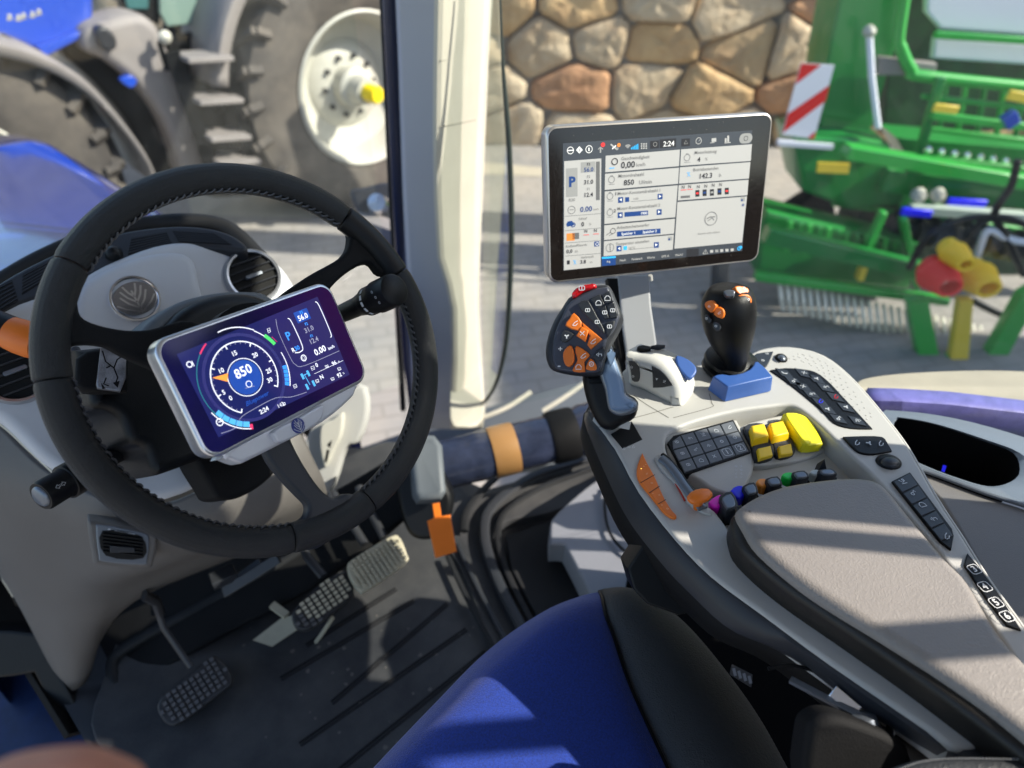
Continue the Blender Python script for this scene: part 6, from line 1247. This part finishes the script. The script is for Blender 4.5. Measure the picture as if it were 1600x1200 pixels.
for i, s0 in enumerate(seeds):
    poly = [V((s0[0]-1, s0[1]-.6)), V((s0[0]+1, s0[1]-.6)), V((s0[0]+1, s0[1]+.6)), V((s0[0]-1, s0[1]+.6))]
    for s1 in seeds:
        if s1 is s0 or abs(s1[0]-s0[0]) > 2 or abs(s1[1]-s0[1]) > 1.3: continue
        m_ = V(((s0[0]+s1[0])/2, (s0[1]+s1[1])/2)); d = V((s1[0]-s0[0], (s1[1]-s0[1])*2.0)); out = []
        for q in range(len(poly)):
            a, b = poly[q-1], poly[q]; da, dbb = (a-m_).dot(d), (b-m_).dot(d)
            if (da < 0) != (dbb < 0): out.append(a+(b-a)*(da/(da-dbb)))
            if dbb < 0: out.append(b)
        poly = out
        if len(poly) < 3: break
    if len(poly) < 3: continue
    c = sum(poly, V((0, 0)))/len(poly); poly = [c+(p-c)*.984 for p in poly]
    P = []
    for q in range(len(poly)):
        a, b = poly[q], poly[(q+1) % len(poly)]
        for t in (.12, .35, .62, .88): P.append(a.lerp(b, t)+(c-a.lerp(b, t))*rnd.uniform(0, .035))
    h = rnd.uniform(.07, .15); rings = []; tx, tz = rnd.uniform(-.12, .12), rnd.uniform(-.12, .12)
    for s_, hh in ((1, -.05), (.985, .45*h), (.955, .8*h), (.90, .95*h), (.6, h*1.0), (.3, h*1.02)):
        av = sum((p-c).length for p in P)/len(P); k_ = max(0, .9-s_)*.45
        Q = [c+(p-c)*(1-k_)+(p-c).normalized()*av*k_ for p in P]
        rings.append([wxy(*(c+(p-c)*s_), hh+(tx*(p.x-c.x)+tz*(p.y-c.y))*s_+.018*math.sin(p.x*17+i)*math.sin(p.y*13+s_*3)) for p in Q])
    mi = rnd.choice([0, 0, 1, 2, 2, 3, 4])
    mb.grid(rings, closed=True, mi=mi); b0 = len(mb.v); mb.v.append(tuple(wxy(c.x, c.y, h*1.05))); n = len(P)
    for q in range(n): mb.f.append((b0-n+q, b0, b0-n+(q+1) % n)); mb.m.append(mi)
mb.build('stones', stone_m, wall, ang=180)

# ============================================================ GREEN MACHINE
gm = thing('green_machine', 'green seed drill with tined rake row and drawbar parked in front of the stone wall', 'farm machine', hc(1400, 480, 4.2))
def gp_(L, d, th, m, nm, n=1, bev=.01, nrm=None, par=gm):
    o = MB(); o.slab([hc(u, v, d) for u, v in (sm(L, n) if n > 1 else L)], nrm or -AF_, th, bev, 2); return o.build(nm, M[m] if isinstance(m, str) else m, par)
def gb_(a, b, d, w_, h, m, nm, d2=None, par=gm):
    o = MB(); o.bar(hc(*a, d), hc(*b, d2 or d), w_, h); return o.build(nm, M[m] if isinstance(m, str) else m, par, bevel=.006)
gp_([(1450, -700), (1545, -700), (1412, 30), (1375, 160), (1355, 225), (1278, 225), (1290, 100)], 4.7, .35, 'green', 'side_tower', bev=.02)
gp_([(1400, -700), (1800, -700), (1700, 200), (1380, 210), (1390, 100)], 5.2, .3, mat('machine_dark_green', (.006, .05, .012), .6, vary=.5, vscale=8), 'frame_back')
gp_([(1450, -80), (1700, -80), (1700, 62), (1470, 46), (1448, 20)], 4.75, .05, 'whitep', 'hopper_panel', bev=.015)
gp_([(1462, 58), (1700, 74), (1700, 108), (1458, 92)], 4.75, .05, 'whitep', 'hopper_panel', bev=.015)
gb_((1460, 54), (1700, 70), 4.68, .04, .04, 'ltgreen', 'rail')
o = MB(); o.tube([hc(u, v, 4.6) for u, v in sm([(1425, -80), (1405, 50), (1408, 75), (1425, 110), (1450, 120), (1700, 145)], 4, False)], .035, 10); o.build('pipe_rail', M['ltgreen'], gm)
gb_((1470, 120), (1425, 280), 4.55, .05, .05, 'green', 'upright')
gb_((1455, 180), (1700, 210), 4.5, .045, .045, 'ltgreen', 'rail')
gp_([(1240, 215), (1330, 215), (1390, 225), (1420, 290), (1412, 320), (1330, 330), (1255, 300), (1245, 250)], 4.5, .4, 'green', 'side_box', bev=.03)
yl = gp_([(1278, 254), (1328, 256), (1326, 272), (1276, 270)], 4.48, .01, 'yellowp', 'yellow_label', bev=.002)
gb_((1320, 235), (1700, 300), 4.35, .12, .08, 'ltgreen', 'cross_beam')
gb_((1380, 280), (1700, 320), 4.45, .10, .14, 'green', 'cross_beam')
gp_([(1400, 215), (1700, 240), (1700, 285), (1430, 270)], 4.9, .3, 'green', 'inner_box')
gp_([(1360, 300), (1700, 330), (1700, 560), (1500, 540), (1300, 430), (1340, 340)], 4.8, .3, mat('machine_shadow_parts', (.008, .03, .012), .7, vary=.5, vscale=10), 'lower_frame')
gb_((1420, 326), (1600, 338), 4.25, .07, .06, mat('pale_bar_green', (.35, .42, .36), .5), 'tool_bar')
gb_((1408, 330), (1455, 334), 4.22, .03, .05, 'p_blue', 'blue_plate'); gb_((1480, 315), (1540, 318), 4.3, .03, .05, 'p_blue', 'blue_plate')
for u in (1434, 1464): o = MB(); o.lathe(hc(u, 304, 4.3), -AF_, [(0, .05), (.04, .04), (.05, 0)], 14); o.build('round_fitting', M['rim'], gm)
gp_([(1200, 330), (1260, 345), (1440, 385), (1440, 420), (1420, 455), (1180, 425), (1190, 350)], 4.3, .25, 'green', 'lower_box', bev=.03)
gb_((1195, 365), (1450, 425), 4.1, .1, .10, 'green', 'rake_beam'); gb_((1180, 430), (1480, 470), 4.05, .07, .05, 'ltgreen', 'rake_beam')
gb_((1380, 330), (1340, 420), 4.2, .06, .04, 'ltgreen', 'strut'); gb_((1410, 340), (1430, 450), 4.2, .07, .04, 'green', 'strut')
gb_((1350, 412), (1342, 436), 4.1, .07, .04, 'yellowp', 'yellow_reflector')
for i in range(34):
    u = 1218+i*11.6; v = 440+i*2.6
    o = MB(); o.tube([hc(u, v, 4.08), hc(u+1, v+8, 4.04), hc(u+3, v+26, 4.0), hc(u+6, v+44, 4.02)], .014, 6); o.build('tine', mat('tine_cream', (.75, .72, .6), .5) if i == 0 else bpy.data.materials['tine_cream'], gm)
gp_([(1420, 475), (1452, 470), (1472, 575), (1440, 582)], 3.75, .08, 'ltgreen', 'drawbar_leg'); gp_([(1598, 462), (1640, 440), (1562, 582), (1532, 578)], 3.75, .08, 'ltgreen', 'drawbar_leg')
gp_([(1500, 470), (1522, 470), (1512, 590), (1482, 590)], 3.7, .06, 'yellowp', 'support_jack')
gp_([(1470, 565), (1488, 555), (1490, 595), (1476, 600)], 3.72, .05, 'ltgreen', 'jack_bracket'); gp_([(1540, 565), (1560, 562), (1550, 592), (1532, 590)], 3.72, .05, 'ltgreen', 'jack_bracket')
rnd = random.Random(4)
for k in range(16):
    u = 1390+k*14; gb_((u, 268+k*1.6), (u-10-rnd.random()*6, 318+rnd.random()*20), 4.55, .03, .05, 'green' if k % 3 else 'ltgreen', 'coulter_arm')
for k in range(12):
    u = 1235+k*15; gb_((u, 345+k*2.6), (u-8, 392+k*3), 4.22, .025, .03, 'green' if k % 2 else 'ltgreen', 'tine_holder')
for k in range(7):
    u = 1480+k*30; gb_((u, 120+k*3), (u-14, 205+k*3), 4.7, .03, .03, 'ltgreen' if k % 2 else 'green', 'lattice_bar')
for L in ((1400, 240, 1700, 276), (1440, 200, 1700, 232), (1300, 318, 1700, 372), (1330, 300, 1420, 306), (1440, 150, 1700, 180)): gb_(L[:2], L[2:], 4.6, .03, .03, 'ltgreen', 'thin_rail')
o = MB(); o.tube([hc(1390, 350, 4.5), hc(1700, 400, 4.5)], .07, 14); o.build('packer_roller', M['greyplas'], gm)
for k in range(9): o = MB(); o.lathe(hc(1400+k*27, 352+k*4.5, 4.5), AX, [(.0, 0), (.11, 0), (.11, .015), (0, .015)], 20); o.build('roller_disc', M['steel'], gm)
for k in range(8):
    u = 1450+k*20; o = MB(); o.lathe(hc(u, 232+k*3, 4.4), -AF_, [(0, .03), (.02, .02), (.025, 0)], 8); o.build('bolt', M['chrome'], gm)
# hoses and couplers
for L, m_ in (([(1600, 430), (1560, 350), (1540, 340), (1500, 345), (1450, 370), (1420, 420)], 'black'), ([(1620, 380), (1580, 375), (1545, 360), (1530, 390), (1515, 440)], 'whitep'), ([(1640, 480), (1600, 500), (1560, 490), (1520, 470)], 'black'), ([(1620, 360), (1570, 340), (1530, 350), (1500, 390), (1480, 430)], 'black'), ([(1590, 250), (1580, 290), (1560, 320), (1550, 345)], 'black')):
    o = MB(); o.tube([hc(u, v, 3.9) for u, v in sm(L, 5, False)], .022, 8); o.build('hose', M[m_], gm)
def coil(u, v, r, m, nm):
    o = MB(); c = hc(u, v, 3.75)
    for k in range(6):
        rr_ = r*(1-.08*k); o.tube([c+AX*rr_*math.cos(a*.3491)*1.0+V((0, 0, 1))*rr_*math.sin(a*.3491)*.8-AF_*.028*k for a in range(19)], .012, 6, cap=False)
    o.lathe(c, -AF_, [(r*.8, -.08), (r*.8, -.03), (r*.4, .0), (r*.2, .06), (0, .07)], 24); o.build(nm, M[m], gm)
M['cred'] = mat('coupler_red', (.85, .02, .02), .5)
M['cyel'] = mat('coupler_yellow', (.95, .6, .02), .5)
coil(1465, 430, .115, 'cred', 'red_coupler_cover'); coil(1525, 432, .11, 'cyel', 'yellow_coupler_cover'); coil(1490, 395, .075, 'cyel', 'yellow_coupler_cover')
gb_((1458, 168), (1496, 172), 4.45, .02, .05, 'yellowp', 'yellow_label'); gb_((1574, 148), (1610, 155), 4.5, .02, .06, 'yellowp', 'yellow_label'); gb_((1574, 178), (1582, 195), 4.4, .06, .08, 'tblue', 'blue_valve')
gp_([(1375, 90), (1465, 100), (1462, 118), (1372, 118)], 4.62, .06, 'tgrey', 'grey_bracket')
o = MB(); o.tube([hc(1358, 48, 4.6), hc(1362, 120, 4.55), hc(1372, 200, 4.5)], .02, 8); o.build('grey_rod', M['whitep'], gm); o = MB(); o.lathe(hc(1357, 48, 4.58), -AF_, [(0, .06), (.03, .04), (.035, 0)], 12); o.build('lamp_lens', M['rim'], gm)
gp_([(1270, 300), (1300, 300), (1320, 420), (1290, 440), (1215, 430), (1222, 330)], 4.75, .1, 'blackmatt', 'wheel_guard')
sd = thing('shade_wall', 'unseen added shed wall standing outside to the right of the tractor', 'blocker', hc(1600, 300, 2))  # wall added out of view to throw shade on the ground
cxy = lambda x, y, z: V((CAM.x, CAM.y, 0))+AX*x+AF_*y+V((0, 0, z))
mb = MB(); mb.slab([cxy(6.0, -2, ZG), cxy(6.0, 3.55, ZG), cxy(6.0, 3.55, 3.4), cxy(6.0, -2, 3.4)], -AX, .8); mb.build('shade_panel', M['tgrey'], sd, flat=True)
# hazard board
hbd = thing('hazard_board', 'red and white diagonal striped hazard board left of the green tower', 'warning board', hc(1260, 160, 4.55))
HB = Fr(hc(1263, 158, 4.5), -AF_, AX)
mb = MB(); mb.slab([HB.px(u, v) for u, v in ((1252, 99), (1304, 102), (1272, 217), (1222, 210))], HB.n, .01); brd = mb.build('board', M['whitep'], hbd)
mb = MB()
for L in ([(1252, 99), (1284, 101), (1243, 132)], [(1296, 133), (1290, 158), (1223, 208), (1231, 178)], [(1275, 205), (1272, 217), (1262, 215)]): mb.face([HB.px(u, v, .002) for u, v in L])
mb.build('red_stripes', M['redw'], brd, flat=True)
mb = MB(); mb.bar(hc(1215, 222, 4.5), hc(1300, 228, 4.5), .05, .03); mb.build('board_bracket', M['whitep'], hbd)
# post seen right below the monitor
mp = thing('machine_stand', 'dark grey upright stand seen just below the right half of the monitor', 'stand', hc(1125, 480, 4.0))
mb = MB(); mb.bar(hc(1128, 380, 4.3), hc(1122, 478, 4.2), .10, .08); mb.build('upright', M['greyplas'], mp, bevel=.01)
mb = MB(); mb.bar(hc(1100, 470, 4.2), hc(1150, 474, 4.2), .2, .03); mb.build('foot', M['greyplas'], mp)

# ============================================================ HAND
hand_c = at(70, 1300, .26)
hm = bpy.data.meshes.new('hand'); 
def hp(u, v, d): return at(u, v, d)
joints = [hp(-420, 1640, .30), hp(-250, 1500, .285), hp(-150, 1400, .28)]
HV = [(-600, 1750, .32, .026), (-420, 1620, .30, .032), (-230, 1480, .285, .034)]
HE = [(0, 1), (1, 2)]
def chain(root, pts):
    k = root
    for p in pts: HV.append(p); HE.append((k, len(HV)-1)); k = len(HV)-1
chain(2, [(-120, 1330, .28, .012), (0, 1245, .275, .0105), (110, 1228, .27, .0098), (205, 1262, .268, .008)])
chain(2, [(-80, 1400, .285, .012), (60, 1360, .28, .0102), (150, 1370, .275, .0095), (200, 1430, .272, .008)])
chain(2, [(-100, 1480, .285, .0115), (30, 1480, .28, .0098), (110, 1510, .275, .009), (140, 1570, .272, .0078)])
chain(2, [(-150, 1560, .285, .0105), (-50, 1590, .28, .009), (10, 1630, .278, .008), (20, 1680, .275, .007)])
chain(1, [(-380, 1480, .27, .014), (-300, 1360, .26, .0115), (-230, 1300, .255, .010), (-170, 1270, .252, .0085)])
hm.from_pydata([hp(v[0]+20, v[1]-28, v[2]) for v in HV], HE, []); ho = bpy.data.objects.new('hand', hm); col.objects.link(ho)
hm.materials.append(M['skin']); ho.modifiers.new('skin', 'SKIN'); sl__ = hm.skin_vertices[0].data if hm.skin_vertices else None
if sl__ is None:
    import bmesh
    bm = bmesh.new(); bm.from_mesh(hm); bm.verts.layers.skin.verify(); bm.to_mesh(hm); bm.free(); sl__ = hm.skin_vertices[0].data
for i, v in enumerate(HV): sl__[i].radius = (v[3], v[3]); sl__[i].use_root = (i == 0)
md = ho.modifiers.new('sub', 'SUBSURF'); md.levels = 2; md.render_levels = 2
tag(ho, "out of focus bare hand close to the lens in the lower left corner", 'hand')
for o in bpy.data.objects:
    if '_loc' in o: del o['_loc']
